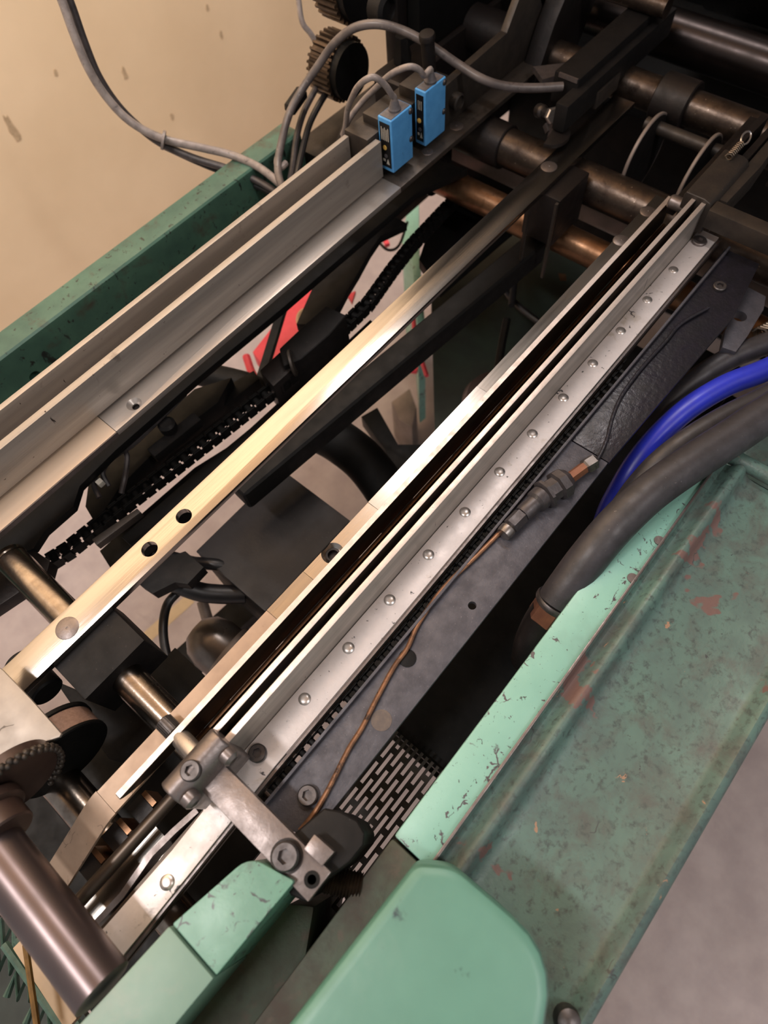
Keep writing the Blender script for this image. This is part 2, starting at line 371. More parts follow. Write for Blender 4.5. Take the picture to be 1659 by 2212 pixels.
for px, py, w, h in ((27,280,.013,.048),(270,160,.008,.020),(120,157,.007,.010),(372,252,.007,.012),(478,75,.006,.012),(448,18,.007,.010)):
    q = PY(px,py,1.6995); pl = []
    for k in range(14):
        a = 2*math.pi*k/14; rr = random.uniform(.55,1.0); pl.append((q.x+w*rr*math.cos(a), q.z+h*rr*math.sin(a)))
    mesh_obj('scuff', MB().prism(pl, 'Y', 1.6990, 1.7002), 'wall_scuff', wl)
for a, b, w in (((300,1462),(585,1268),.007),((430,1392),(452,1420),.005),((640,925),(700,880),.006),((90,1240),(205,1120),.004)):
    mesh_obj('seam', MB().bar(P(*a,-.8498), P(*b,-.8498), w, .001), 'floor_seam', fl)
mesh_obj('tape', MB().bar(P(300,1392,-.8497), P(412,1292,-.8497), .030, .001), 'floor_tape', fl)

# ================================================================== machine frame
t = thing('frame_beam', 'dark green painted machine frame beam along the cream wall', 'frame beam', (.2,.80,-.17))
mesh_obj('beam_body', MB().box(-.6, .655, .778, .822, -.17, -.03), 'green_beam', t, bevel=.007, seg=3,
         cut=MB().cyl((.094,.74,-.086),(.094,.80,-.086),.0085,n=20))
mesh_obj('lower_flange', MB().box(-.6, .60, .70, .778, -.176, -.168), 'green_beam', t)

t = thing('frame_beam', 'pale mint green frame beam with paint chips between hoses and tray', 'frame beam', (.2,0,-.25))
mesh_obj('beam_body', MB().box(-.02, .492, -.0155, .0215, -.25, 0), 'green_paint', t, bevel=.003, seg=2)
mesh_obj('worn_end', MB().box(-.40, -.022, -.0155, .0215, -.25, -.0008), 'green_grimy', t, bevel=.003)
mesh_obj('step', MB().prism([(-.40,.0215),(-.135,.0215),(-.105,.040),(-.118,.058),(-.145,.066),(-.40,.072)], 'Z', -.25, -.03), 'green_grimy', t, bevel=.004)

t = thing('drip_tray', 'dirty green sheet metal tray with rolled edges and rust chips beside the floor', 'tray', (.2,-.09,-.06))
prof = [(-.0150,.0035),(-.0162,.0030),(-.0185,-.004),(-.0225,-.0062),(-.0268,-.0045),(-.0300,.0015),(-.0335,.0052),(-.0370,.0055),(-.0405,.0030),(-.0440,-.0040),(-.0490,-.0082),(-.0560,-.0095),
        (-.148,-.0095),(-.1535,-.0060),(-.1575,.0010),(-.1620,.0042),(-.1665,.0030),(-.1700,-.0020),(-.1725,-.0100),(-.1730,-.060)]
mesh_obj('pan', MB().sheet(prof, 'X', -.33, .478, -.0016, 1), 'green_dirty', t, angle=50)
mesh_obj('end_roll', MB().tube([(.486,-.016,-.001),(.486,-.05,.0005),(.486,-.10,.0005),(.486,-.172,-.001)], .0085, 12, 4), 'green_dirty', t)
mesh_obj('seam_strip', MB().box(-.33, .49, -.0165, -.0140, -.010, .0045), 'clamp_steel', t, bevel=.0006)
for x in (.353, .302): mesh_obj('seam_bolt', MB().cyl((x,-.0125,-.001),(x,-.0125,.0012),.005,n=14), 'clamp_steel', t)
single('green_deck', MB().box(.500, .95, -.30, -.017, -.07, -.036), 'green_dirty', 'green painted deck beyond the end of the tray under the hoses', 'deck', bevel=.003)

# foreground green cover
t = thing('end_cover', 'smooth mint green rounded cover in the blurred foreground', 'cover', (-.15,-.06,-.03))
def rounded(pts, n=5):
    out = []
    for (x, y, r), a, b in [(pts[i], pts[i-1], pts[(i+1) % len(pts)]) for i in range(len(pts))]:
        p = Vector((x,y)); da = (Vector(a[:2])-p).normalized(); db = (Vector(b[:2])-p).normalized()
        if r == 0: out.append((x,y)); continue
        p0, p2 = p+da*r, p+db*r
        for k in range(n+1):
            s = k/n; q = p0*(1-s)**2 + p*2*s*(1-s) + p2*s*s; out.append((q.x,q.y))
    return out
outl = rounded([(-.34,.0065,0),(-.020,-.0040,.006),(-.0040,-.0250,.010),(-.0005,-.108,.036),(-.075,-.132,.03),(-.34,-.134,0)])
m = MB().prism(outl, 'Z', .0075, .105)
mesh_obj('cover_shell', m, 'green_cap', t, bevel=.009, seg=4)
single('tray_knob', MB().lathe([(.010,-.02),(.010,0),(.0085,.004),(.004,.006),(0,.0062)], P(1228,2206,.0), (0,0,1), 20), 'screw_steel', 'dark metal knob peeking in at the bottom edge beside the tray', 'knob')

t = thing('guard_block', 'chipped green painted block at the end of the black angle rail', 'guard block', (-.13,.08,-.04))
outl = rounded([(-.1655,.1055,.002),(-.0985,.0935,.012),(-.0880,.0560,.003),(-.1650,.0585,.001)])
mesh_obj('block_body', MB().prism(outl, 'Z', -.03, .062), 'green_block', t, bevel=.003, seg=3)
t = thing('guard_bar', 'plain green painted bar butting against the chipped block', 'guard block', (-.27,.09,-.04))
mesh_obj('bar_body', MB().prism([(-.42,.1200),(-.1675,.1063),(-.1672,.0585),(-.42,.0660)], 'Z', -.03, .063), 'green_bar', t, bevel=.002, seg=2)

# ================================================================== left guide group
t = thing('guide_plate', 'tall upright steel plate nearest the green beam', 'guide plate', (.15,.614,-.04))
mesh_obj('plate', MB().box(-.45, .595, .6105, .6180, -.04, .055), 'brushed_steel', t, bevel=.0008)
t = thing('guide_plate', 'brushed upright steel plate standing on the countersunk side rail', 'guide plate', (.1,.572,.0))
mesh_obj('plate', MB().box(-.45, .612, .5672, .5770, .0030, .055), 'brushed_steel', t, bevel=.0010)

t = thing('side_rail', 'flat bright side rail section with one countersunk hole', 'rail', (.4,.55,-.008))
mesh_obj('rail_bar', MB().box(.0935, .612, .5350, .5770, -.008, 0), 'satin_steel', t, bevel=.0007,
         cut=MB().lathe([(.0045,-.02),(.0045,-.005),(.0098,.0005),(.0098,.01)], (.1317,.5485,0), (0,0,1), 28))
mesh_obj('hole_bush', MB().lathe([(.0080,-.010),(.0080,-.0032),(.0050,-.0045),(.0040,-.009)], (.1317,.5485,0), (0,0,1), 24), 'dark_iron', t)
mesh_obj('dark_end', MB().box(.6122, .97, .5350, .5770, -.008, -.0001), 'dark_steel', t, bevel=.0006)  # far length of the rail in a darker steel
slot_screw(t, (.6944,.5530,0), .0085); slot_screw(t, (.7655,.5545,0), .0105)
t = thing('side_rail', 'flat side rail section in satin beige at the left edge', 'rail', (-.15,.55,-.008))
mesh_obj('rail_bar', MB().box(-.45, .0930, .5350, .5770, -.0085, -.0003), 'satin_rail', t, bevel=.0007)  # beige is set as the bar's base colour
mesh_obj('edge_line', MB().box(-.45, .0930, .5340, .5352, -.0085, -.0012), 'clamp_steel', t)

# ================================================================== middle flat rail
t = thing('flat_rail', 'long bare flat steel rail with two drilled holes in the middle', 'rail', (.35,.389,-.009))
cut = MB()
for c in ((.0206,.3887),(.0694,.389)): cut.cyl((c[0],c[1],-.03),(c[0],c[1],.02),.0088,n=32)
mesh_obj('rail_bar', MB().box(-.175, .96, .3706, .4055, -.0085, 0), 'polished_steel', t, bevel=.0006, cut=cut)
slot_screw(t, (-.0883,.3879,0), .0118); slot_screw(t, (.7665,.3925,0), .0115)

# ================================================================== inner guide (strip + fence)
t = thing('strip_rail', 'narrow segmented steel strip rail with bent down near end', 'rail', (.3,.237,-.004))
xs = [-.163, P(587,1328).x, P(659,1238).x, P(796,1086).x, P(1045,843).x, .80]
tilt = [.0, .0004, -.0002, .0003, -.0002]
for i in range(5):
    a, b = xs[i]+.0002, xs[i+1]-.0002; dz = tilt[i]
    kw = {}
    if i == 2: kw['cut'] = MB().lathe([(.0055,-.02),(.0055,-.006),(.0125,.0006),(.0125,.01)], (.1379,.2350,0), (0,0,1), 28)
    mesh_obj('strip_segment', MB().prism([(.2185 if i == 0 else .2238,-.004),(.2445,-.004),(.2445,0+dz),(.2185 if i == 0 else .2238,0-dz)], 'X', a, b), 'polished_steel' if i else 'worn_strip', t, **kw)
mesh_obj('hole_bush', MB().lathe([(.0100,-.012),(.0100,-.0040),(.0056,-.0050),(.0050,-.010)], (.1379,.2350,0), (0,0,1), 24), 'dark_iron', t)
zb = [(-.1632,0),(-.168,-.0004),(-.176,-.0028),(-.230,-.0315),(-.300,-.068)]
mesh_obj('bent_end', MB().sheet([(x,z) for x,z in zb], 'Y', .2180, .2455, -.0035), 'worn_strip', t)
slot_screw(t, (.6973,.2368,0), .0100); slot_screw(t, (.7648,.2372,0), .0100)

t = thing('fence_bar', 'dark sided upright fence bar with a rounded tip running along the strip rail', 'fence', (.3,.22,-.04))
fp = [(.78,.0195),(.78,-.018),(-.090,-.018),(-.090,.001),(-.112,.0015),(-.130,.0055),(-.142,.0105),(-.1475,.0150),(-.1490,.0180),(-.1480,.0195)]
mesh_obj('fence_face', MB().prism(fp, 'Y', .2167, .2228), 'dark_side_steel', t, bevel=.0005)
mesh_obj('top_edge', MB().box(-.1478, .78, .2169, .2226, .0190, .0202), 'ground_edge', t)
mesh_obj('bronze_rod', MB().box(-.088, .78, .2120, .2164, -.024, -.018), 'bronze_shaft', t, bevel=.001)
mesh_obj('backing_bar', MB().box(-.088, .78, .196, .2166, -.07, -.0245), 'deep_black', t)

# twin upright gauge plates
t = thing('gauge_plate', 'thin upright gauge plate facing the dark fence bar', 'gauge plate', (.33,.184,-.03))
mesh_obj('plate', MB().box(-.070, .752, .1815, .1866, -.034, .0492), 'dark_side_steel', t)
mesh_obj('top_edge', MB().box(-.070, .752, .1814, .1867, .0490, .0500), 'ground_edge', t, bevel=.0003)
t = thing('gauge_plate', 'thicker upright gauge plate standing along the riveted plate', 'gauge plate', (.33,.17,-.03))
mesh_obj('plate', MB().box(-.070, .752, .1682, .1737, -.034, .0492), 'brushed_steel', t)
mesh_obj('top_edge', MB().box(-.070, .752, .1681, .1738, .0490, .0502), 'ground_edge', t, bevel=.0004)

# riveted plate
t = thing('riveted_plate', 'long bright plated cover strip with a row of rivets', 'plate', (.3,.15,-.006))
mesh_obj('plate', MB().prism([(.774,.1675),(-.100,.1675),(-.112,.1600),(-.150,.1580),(-.242,.1590),(-.242,.1316),(-.15,.1335),(-.05,.1372),(.774,.1410)], 'Z', -.003, 0), 'nickel_plate', t, bevel=.0005)
mesh_obj('edge_lamina', MB().prism([(.774,.1405),(-.05,.1368),(-.242,.1318),(-.242,.1288),(-.05,.1340),(.774,.1375)], 'Z', -.012, -.0035), 'clamp_steel', t)
mesh_obj('edge_lamina', MB().prism([(.774,.1410),(-.05,.1372),(-.242,.1320),(-.242,.1282),(-.05,.1335),(.774,.1372)], 'Z', -.018, -.0132), 'dark_side_steel', t)
for i in range(-1, 11):
    x = .0134+.0614*i
    if i == -1: continue
    dome(t, (x, .1565+.0018*x/.6, 0), .0058, .0022)
dome(t, (-.1678,.1432,0), .0062, .0022); dome(t, (.6901,.1583,0), .0058, .0020)
socket_screw(t, (-.0478,.1561,0), .0082, .005); socket_screw(t, (.752,.1570,0), .0090, .0035, 'clamp_steel')

# chain in the gap beside the riveted plate
def chain(path, pitch, w, h, label, group, plate_mat='deep_black', pin_mat='screw_steel', side=None):
    """roller chain along a polyline: alternating inner and outer links, rollers and pins"""
    pts = [Vector(p) for p in path]; d = [0]
    for a, b in zip(pts, pts[1:]): d.append(d[-1]+(b-a).length)
    def at(s):
        for i in range(len(pts)-1):
            if s <= d[i+1] or i == len(pts)-2:
                return pts[i].lerp(pts[i+1], (s-d[i])/(d[i+1]-d[i]))
    n = int(d[-1]/pitch); t = thing('roller_chain', label, 'chain', at(d[-1]/2)-Vector((0,0,h)), group)
    for i in range(n):
        a, b = at(i*pitch), at((i+1)*pitch); dr = (b-a).normalized()
        sd = (side or Vector((0,0,1)).cross(dr)).normalized(); up = dr.cross(sd).normalized()
        off = w*.5 if i % 2 else w*.36
        m = MB()
        for s in (-1, 1):
            for c, L, hh in (((a+b)/2, pitch*.55, h*.62), (a, h*.8, h), (b, h*.8, h)):
                m.obox(c+sd*(s*off), dr, sd, up, L, w*.1, hh)
        mesh_obj('link', m, plate_mat, t)
        mesh_obj('pin', MB().cyl(a-sd*w*.53, a+sd*w*.53, h*.16, n=10), pin_mat, t)
        mesh_obj('roller', MB().cyl(a-sd*w*.3, a+sd*w*.3, h*.32, n=12), plate_mat, t)
    return t
chain([(-.06,.1285,-.016),(.55,.1290,-.016)], .0125, .009, .010, 'greasy black chain hidden in the gap beside the riveted plate', None)

# ================================================================== black angle rail with copper oil tube
t = thing('angle_rail', 'speckled black angle rail carrying the copper oil tube', 'rail', (.33,.1,-.03))
cut = MB().cyl((P(1020,1308).x,P(1020,1308).y,-.02),(P(1020,1308).x,P(1020,1308).y,.02),.0042,n=20)
mesh_obj('flange', MB().prism([(.40,.1215),(-.072,.1215),(-.078,.110),(-.070,.0800),(-.045,.0742),(.40,.0742)], 'Z', -.006, 0), 'black_angle', t, bevel=.0006, cut=cut)
mesh_obj('oily_flange', MB().prism([(.76,.1255),(.401,.1215),(.401,.0735),(.55,.0690),(.66,.0650),(.76,.0800)], 'Z', -.006, .0003), 'oily_black', t, bevel=.0006)
mesh_obj('upstand', MB().box(-.072, .76, .1198, .1226, -.006, .0062), 'black_angle', t, bevel=.0005)
socket_screw(t, (P(666,1719).x,P(666,1719).y,0), .0088, .006)
mesh_obj('rust_spot', MB().cyl((P(824,1556).x,P(824,1556).y,0),(P(824,1556).x,P(824,1556).y,.0004),.0095,n=24), 'rust_faint', t)
q = P(1553,622,.0); socket_screw(t, (q.x,q.y,.0005), .0078, .004)
q = P(880,1422,.0); mesh_obj('knurled_plug', MB().lathe([(.0085,0),(.0085,.001),(.006,.0018),(0,.002)], (q.x,q.y,0), (0,0,1), 18), 'deep_black', t)
tz = .0032
tp = [(1090,1140),(1030,1200),(960,1268),(905,1345),(880,1400),(850,1442),(808,1520),(782,1572),(752,1620),(712,1700),(680,1755),(648,1795)]
single('oil_tube', MB().tube([P(x,y,tz) for x,y in tp], .0024, 10, 4), 'copper_tube', 'thin copper oil tube lying along the black angle rail', 'tube')
tp = [(1286,1000),(1300,975),(1312,945),(1322,905),(1335,870),(1352,840),(1390,790),(1440,735),(1470,700),(1530,665)]
single('oil_tube', MB().tube([P(x,y,tz) for x,y in tp], .0021, 10, 4), 'oily_black', 'dark greasy oil tube leading away from the oil fitting', 'tube')
t = thing('oil_fitting', 'greasy inline oil fitting with hexagon nuts on the black angle rail', 'fitting', P(1170,1080,.0))
def seg_lathe(name, pa, pb, prof, mat, n=18, z=.009):
    a, b = P(*pa, z), P(*pb, z); L = (b-a).length
    return mesh_obj(name, MB().lathe([(r, h*L) for r, h in prof], a, b-a, n), mat, t)
seg_lathe('compression_nut', (1086,1156),(1102,1138), [(.003,0),(.0075,.05),(.0085,.4),(.0085,.75),(.0065,1)], 'fitting_steel', 14)
seg_lathe('hex_nut', (1102,1138),(1128,1112), [(.0072,0),(.0088,.05),(.0088,.95),(.0072,1)], 'dirty_fitting', 6)
seg_lathe('fitting_body', (1128,1112),(1172,1072), [(.0085,0),(.0095,.1),(.0095,.6),(.0125,.7),(.0125,1)], 'dirty_fitting', 20)
seg_lathe('valve_body', (1172,1072),(1228,1035), [(.0115,0),(.0165,.06),(.0165,.16),(.0125,.2),(.0125,.5),(.0165,.55),(.0165,.8),(.011,1)], 'dirty_fitting', 8)
seg_lathe('brass_hex', (1228,1035),(1262,1010), [(.0065,0),(.0065,1)], 'brass_hex', 6)
seg_lathe('hex_nut', (1262,1010),(1288,994), [(.0065,0),(.0085,.1),(.0085,.8),(.005,1)], 'fitting_steel', 6)
# ================================================================== near clamp and its arm
t = thing('clamp', 'worn steel clamp with a socket screw holding the near ends of the gauge plates', 'clamp', (-.08,.17,.0))
prof = [(.1560,.010),(.1555,.052),(.1575,.062),(.1630,.0700),(.1700,.0730),(.1770,.0715),(.1825,.0660),(.1845,.0570),(.1845,.010)]
mesh_obj('clamp_body', MB().prism(prof, 'X', -.1085, -.0530), 'clamp_steel', t, bevel=.0025, seg=3, angle=50)
socket_screw(t, (-.0850,.1690,.0705), .0082, .0055)
mesh_obj('pivot_pin', MB().cyl((-.0815,.182,.026),(-.0825,.2166,.012),.0088,n=24), 'rivet_steel', t, bevel=.001)
kn = MB()
for i in range(24):
    w = 2*math.pi*i/24
    kn.obox((-.0835+.0078*math.cos(w),.2325,.0095+.0078*math.sin(w)), Y3, Vector((math.cos(w),0,math.sin(w))), Vector((-math.sin(w),0,math.cos(w))), .0150, .0014, .0010)
kn.lathe([(.0070,-.0082),(.0078,-.0076),(.0078,.0074),(.0070,.0084),(.0001,.0084)], (-.0835,.2325,.0095), (0,1,0), 28)
mesh_obj('knurled_screw', kn, 'screw_steel', t)
for px, py in ((500,1640),(418,1732)):
    q = PY(px, py, .1535)
    mesh_obj('round_end', MB().lathe([(.0001,-.0045),(.0045,-.0036),(.0072,-.0008),(.0076,.0020),(.0076,.006)], (q.x,.1545,q.z), (0,1,0), 20), 'clamp_steel', t)
t = thing('link_bar', 'flat steel arm bar screwed to the black end block', 'arm', (-.08,.1,.04))
xa, xb = P(445,1718,.055).x, P(499,1667,.055).x
mesh_obj('arm_bar', MB().prism([(xa,.158),(xb,.158),(xb+.0003,.040),(xa,.040)], 'Z', .043, .055), 'clamp_steel', t, bevel=.0008)
q = P(618,1850,.058); mesh_obj('washer', MB().cyl((q.x,q.y,.055),(q.x,q.y,.0565),.0125,n=28), 'dark_iron', t)
socket_screw(t, (q.x,q.y,.0565), .0105, .008)
q = P(674,1900,.055); mesh_obj('set_screw', MB().lathe([(.006,.0),(.006,.001),(.0035,.0012),(.003,-.001)], (q.x,q.y,.055), (0,0,1), 16), 'deep_black', t)
t = thing('end_block', 'oily black rounded block carrying the arm bar next to the green beam', 'block', (-.06,.05,-.05))
pts = [(700,1745),(735,1752),(772,1772),(789,1800),(786,1826),(756,1864),(700,1905),(660,1950),(628,1935),(600,1890),(600,1830)]
mesh_obj('block_body', MB().prism([tuple(P(x,y,.042)[:2]) for x,y in pts], 'Z', -.06, .0425), 'black_oxide', t, bevel=.003, seg=3)
kp = [tuple(P(x,y,.058)[:2]) for x,y in ((679,1802),(722,1840),(695,1872),(656,1834))]
mesh_obj('key_block', MB().prism(kp, 'Z', .0425, .058), 'clamp_steel', t, bevel=.0008)
c = P(748,1903,-.005); m = MB(); pr = []
for i in range(13): pr += [(.0115,i*.0026),(.0098,i*.0026+.0013)]
mesh_obj('threaded_stud', MB().lathe(pr, (c.x+.004,c.y-.012,-.010), (-.45,.85,.1), 22), 'gear_steel', t)

# ================================================================== rear clamp and cross arm
t = thing('clamp', 'dark iron clamp with a small spring at the far ends of the gauge plates', 'clamp', (.79,.18,.0))
prof = [(.1600,.010),(.1600,.046),(.1640,.0525),(.1720,.0550),(.1960,.0550),(.1975,.0500),(.1975,.010)]
mesh_obj('clamp_body', MB().prism(prof, 'X', .752, .852), 'olive_iron', t, bevel=.002, seg=3)
mesh_obj('wedge_plate', MB().prism([(.775,.1615),(.775,.1505),(.86,.1480),(.965,.1560),(.965,.1650),(.86,.1640)], 'Z', .012, .046), 'olive_iron', t, bevel=.0015)
mesh_obj('side_strip', MB().box(.76, .99, .2025, .2140, .012, .020), 'dark_iron', t, bevel=.001)
mesh_obj('fork', MB().prism([(.853,.197),(.853,.187),(.95,.183),(.95,.193)], 'Z', .01, .050), 'dark_iron', t)
mesh_obj('fork', MB().prism([(.853,.175),(.853,.166),(.95,.166),(.95,.174)], 'Z', .01, .050), 'dark_iron', t)
q = PX(1466,438,.752); mesh_obj('round_end', MB().lathe([(.0085,-.035),(.0085,-.002),(.0070,0),(0,.0004)], (.760,.2135,.030), (0,1,0), 20), 'clamp_steel', t)
m = MB(); a, b = Vector((.832,.184,.059)), Vector((.862,.183,.060))
sp = [a.lerp(b, k/60)+Vector((0,.0042*math.cos(k*.9),.0042*math.sin(k*.9))) for k in range(61)]
spring = mesh_obj('spring', MB().tube(sp, .0010, 6, 1), 'spring_steel', t)
lp = [Vector((.864+.010+.012*math.cos(w)*-1, .183+.0045*math.sin(w), .062+.004*math.sin(w))) for w in [i*math.pi/8 for i in range(17)]]
mesh_obj('spring_hook', MB().tube(lp, .0012, 6, 2), 'rivet_steel', spring)
ya = P(1534,455,.05).x; yb = P(1547,432,.05).x
single('cross_bar', MB().box(ya, yb, -.30, .1605, .026, .0500), 'olive_iron', 'dark square arm bar reaching right from the rear clamp', 'arm', bevel=.0012)

# ================================================================== photo sensors
t = thing('sensor_mount', 'grimy iron mounting block behind the two blue sensors', 'bracket', (.70,.60,.0))
mesh_obj('mount_block', MB().box(.597, .775, .5785, .6200, .006, .0600), 'olive_iron', t, bevel=.0015)
mesh_obj('mount_rib', MB().box(.625, .675, .5785, .6100, .0600, .0720), 'olive_iron', t, bevel=.001)
mesh_obj('mount_rib', MB().box(.700, .750, .5740, .6080, .0600, .0740), 'olive_iron', t, bevel=.001)
def sensor(label, x0, x1, y0, y1, z0, z1, cable, style):
    t = thing('photo_sensor', label, 'sensor', ((x0+x1)/2,(y0+y1)/2,z0), 'blue photo sensors on the side rail')
    mesh_obj('housing', MB().box(x0, x1, y0, y1, z0, z1), 'sensor_blue', t, bevel=.0022, seg=3)
    cap = mesh_obj('top_cap', MB().box(x0+.0022, x1-.0022, y0+.002, y1-.002, z1-.001, z1+.0007), 'sensor_grey', t, bevel=.0004)
    gx, gy = x0+(x1-x0)*.50, (y0+y1)/2
    mesh_obj('cable_gland', MB().lathe([(.0085,0),(.0085,.003),(.0070,.005),(.0058,.010),(.0045,.013)], (gx,gy,z1), (0,0,1), 20), 'sensor_grey', t)
    pts = [Vector((gx,gy,z1+.006)), Vector((gx,gy,z1+.016))] + [PY(px,py,Y) for px,py,Y in cable]
    mesh_obj('cable', MB().tube(pts, .0040, 12, 5), 'grey_cable', t)
    lab = mesh_obj('label', MB().box(x0-.0006, x0+.001, y0+.0032, y1-.0032, z0+.006, z1-.006), 'label_black', t)
    yc = (y0+y1)/2; w = (y1-y0-.0064); xp = x0-.0009; H = z1-z0
    def strip(ya, yb, za, zb, mat='label_print', nm='print_mark'):
        mesh_obj(nm, MB().box(xp, x0, ya, yb, za, zb), mat, lab)
    if style == 0:
        for k in range(5):      # printed block of lines, read upright
            strip(yc-w*.36+k*w*.16, yc-w*.30+k*w*.16, z0+H*.60, z0+H*(.84-.03*(k % 2)))
    else:
        for k in range(3): strip(yc-w*.26+k*w*.22, yc-w*.22+k*w*.22, z0+H*.66, z0+H*.82)
    mesh_obj('adjust_screw', MB().cyl((xp-.0004,yc+.001,z0+H*.46),(x0,yc+.001,z0+H*.46),.0032,n=18), 'label_amber', lab)
    mesh_obj('indicator', MB().cyl((xp-.0002,yc,z0+H*.30),(x0,yc,z0+H*.30),.0028,n=16), 'sensor_grey', lab)
    m = MB(); za = z0+H*.145
    m.prism([(yc-w*.34,za),(yc-w*.02,za),(yc-w*.18,za+.008)], 'X', xp, x0); mesh_obj('print_mark', m, 'label_print', lab)
    m = MB().prism([(yc+w*.08,za+.003),(yc+w*.32,za+.003),(yc+w*.32,za+.0065),(yc+w*.08,za+.0065)], 'X', xp, x0); mesh_obj('print_mark', m, 'label_print', lab)
    for zz in (z1-.006, z0+H*.40):
        mesh_obj('screw', MB().lathe([(.0040,.001),(.0040,-.0008),(.0030,-.0022),(0,-.0028)], (x1-.004,y0,zz), (0,1,0), 16), 'screw_steel', t)
    return t
sensor('blue photo sensor nearer the camera with printed black label', .6185, .6620, .5530, .5770, .0095, .0832,
       [(845,203,.566),(832,184,.568),(809,167,.575),(789,173,.585),(772,189,.60),(760,212,.62),(751,236,.635),(747,268,.645),(742,300,.655)], 0)
sensor('blue photo sensor farther back beside the dark round boss', .6900, .7355, .5530, .5720, .0095, .0852,
       [(916,163,.562),(905,150,.564),(887,144,.57),(864,150,.585),(841,163,.60),(816,186,.62),(784,218,.645),(756,255,.66),(740,292,.672)], 1)

# rear part of the left fence
t = thing('rear_fence', 'dark iron fence plate with a round boss behind the sensors', 'guide plate', (.88,.572,.0))
mesh_obj('plate', MB().prism([(.737,.0005),(1.02,.0005),(1.02,.02),(.965,.105),(.93,.105),(.90,.064),(.737,.058)], 'Y', .5672, .5790), 'olive_iron', t, bevel=.001)
q = PY(980,216,.5672)
mesh_obj('boss', MB().lathe([(.012,.0),(.012,-.010),(.0095,-.012),(.0090,-.008),(.004,-.0075),(0,-.0075)], (q.x,.5672,q.z), (0,1,0), 22), 'olive_iron', t)
q = PY(923,85,.60); q2 = PY(928,150,.60)
single('push_rod', MB().lathe([(.0095,-.09),(.0095,.0),(.0112,.0005),(.0112,.006),(.0100,.008),(0,.0085)], q, q-q2, 20), 'dark_iron', 'dark upright rod with a bright rounded top behind the sensors', 'rod')

# ================================================================== near shafts and rollers
def shaft(name, label, cat, x, z, r, ys, mat, collars=(), n=40):
    t = thing(name, label, cat, (x,(ys[0]+ys[1])/2,z-r))
    e = r*.06
    mesh_obj('shaft', MB().lathe([(r*.9,0),(r,e),(r,ys[1]-ys[0]-e),(r*.9,ys[1]-ys[0])], (x,ys[0],z), (0,1,0), n), mat, t)
    for (ya, yb, rr, m) in collars:
        mesh_obj('collar', MB().lathe([(rr*.94,0),(rr,.0015),(rr,yb-ya-.0015),(rr*.94,yb-ya)], (x,ya,z), (0,1,0), n), m, t)
    return t
shaft('drive_shaft', 'bright steel shaft crossing under the near end of the flat rail', 'shaft', -.0860, -.040, .0172, (.10,.528), 'chrome_shaft', [(.528,.5355,.0178,'chrome_shaft')])
t = thing('rail_support', 'black iron support block under the near end of the flat rail', 'block', (-.085,.37,-.08))
bl = [P(185,1310,-.012), P(325,1392,-.012), P(196,1512,-.012), P(60,1440,-.012)]
mesh_obj('support_block', MB().box(-.122, -.047, .322, .400, -.075, -.0088), 'black_oxide', t, bevel=.0012)
shaft('idler_roller', 'thick dull roller in the lower left foreground', 'roller', -.2290, .048, .0213, (.116,.42), 'roller_steel')
shaft('lower_shaft', 'stained steel shaft passing under the bent end of the strip', 'shaft', -.2000, -.070, .0190, (.05,.335), 'chrome_shaft')

# near bent spring strip and rods beside the riveted plate
t = thing('guide_rod', 'dark ground rod beside the bent guide strip at the near end', 'rod', (-.2,.185,-.03))
mesh_obj('rod', MB().tube([(-.095,.192,-.012),(-.15,.1925,-.012),(-.245,.1932,-.012)], .0062, 16, 2), 'dark_side_steel', t)
bs = [P(425,1750,-.004), P(375,1795,-.004), P(325,1845,-.004), P(290,1895,-.004), P(262,1935,-.006), P(215,1985,-.012), P(190,2012,-.016)]
m = MB(); vs = []; fs = []
for i, p in enumerate(bs):
    d = (bs[min(i+1,len(bs)-1)]-bs[max(i-1,0)]); d.z = 0; d.normalize(); s = Vector((-d.y,d.x,0))*.0026
    vs += [p+s, p-s, p-s-Vector((0,0,.022)), p+s-Vector((0,0,.022))]
for i in range(len(bs)-1):
    for k in range(4): fs.append((i*4+k,i*4+(k+1)%4,(i+1)*4+(k+1)%4,(i+1)*4+k))
fs += [(0,1,2,3), tuple(len(bs)*4-4+k for k in (3,2,1,0))]
single('guide_strip', m.add(vs, fs), 'clamp_steel', 'thin curved guide strip bending between the near rods', 'guide strip')
t = thing('mirror_plate', 'shiny metal plate glinting below the curved guide strip', 'plate', (-.22,.18,-.05))
mesh_obj('plate', MB().box(-.245, -.155, .161, .206, -.040, -.034), 'polished_steel', t)
mesh_obj('side_plate', MB().box(-.245, -.10, .1595, .1625, -.040, -.006), 'dark_side_steel', t)
for i in range(3):
    mesh_obj('spacer', MB().box(-.222+.03*i, -.206+.03*i, .204, .224, -.06, -.030), 'dark_iron', t)
    mesh_obj('brass_spacer', MB().box(-.205+.03*i, -.200+.03*i, .206, .222, -.058, -.028), 'bronze_shaft', t)

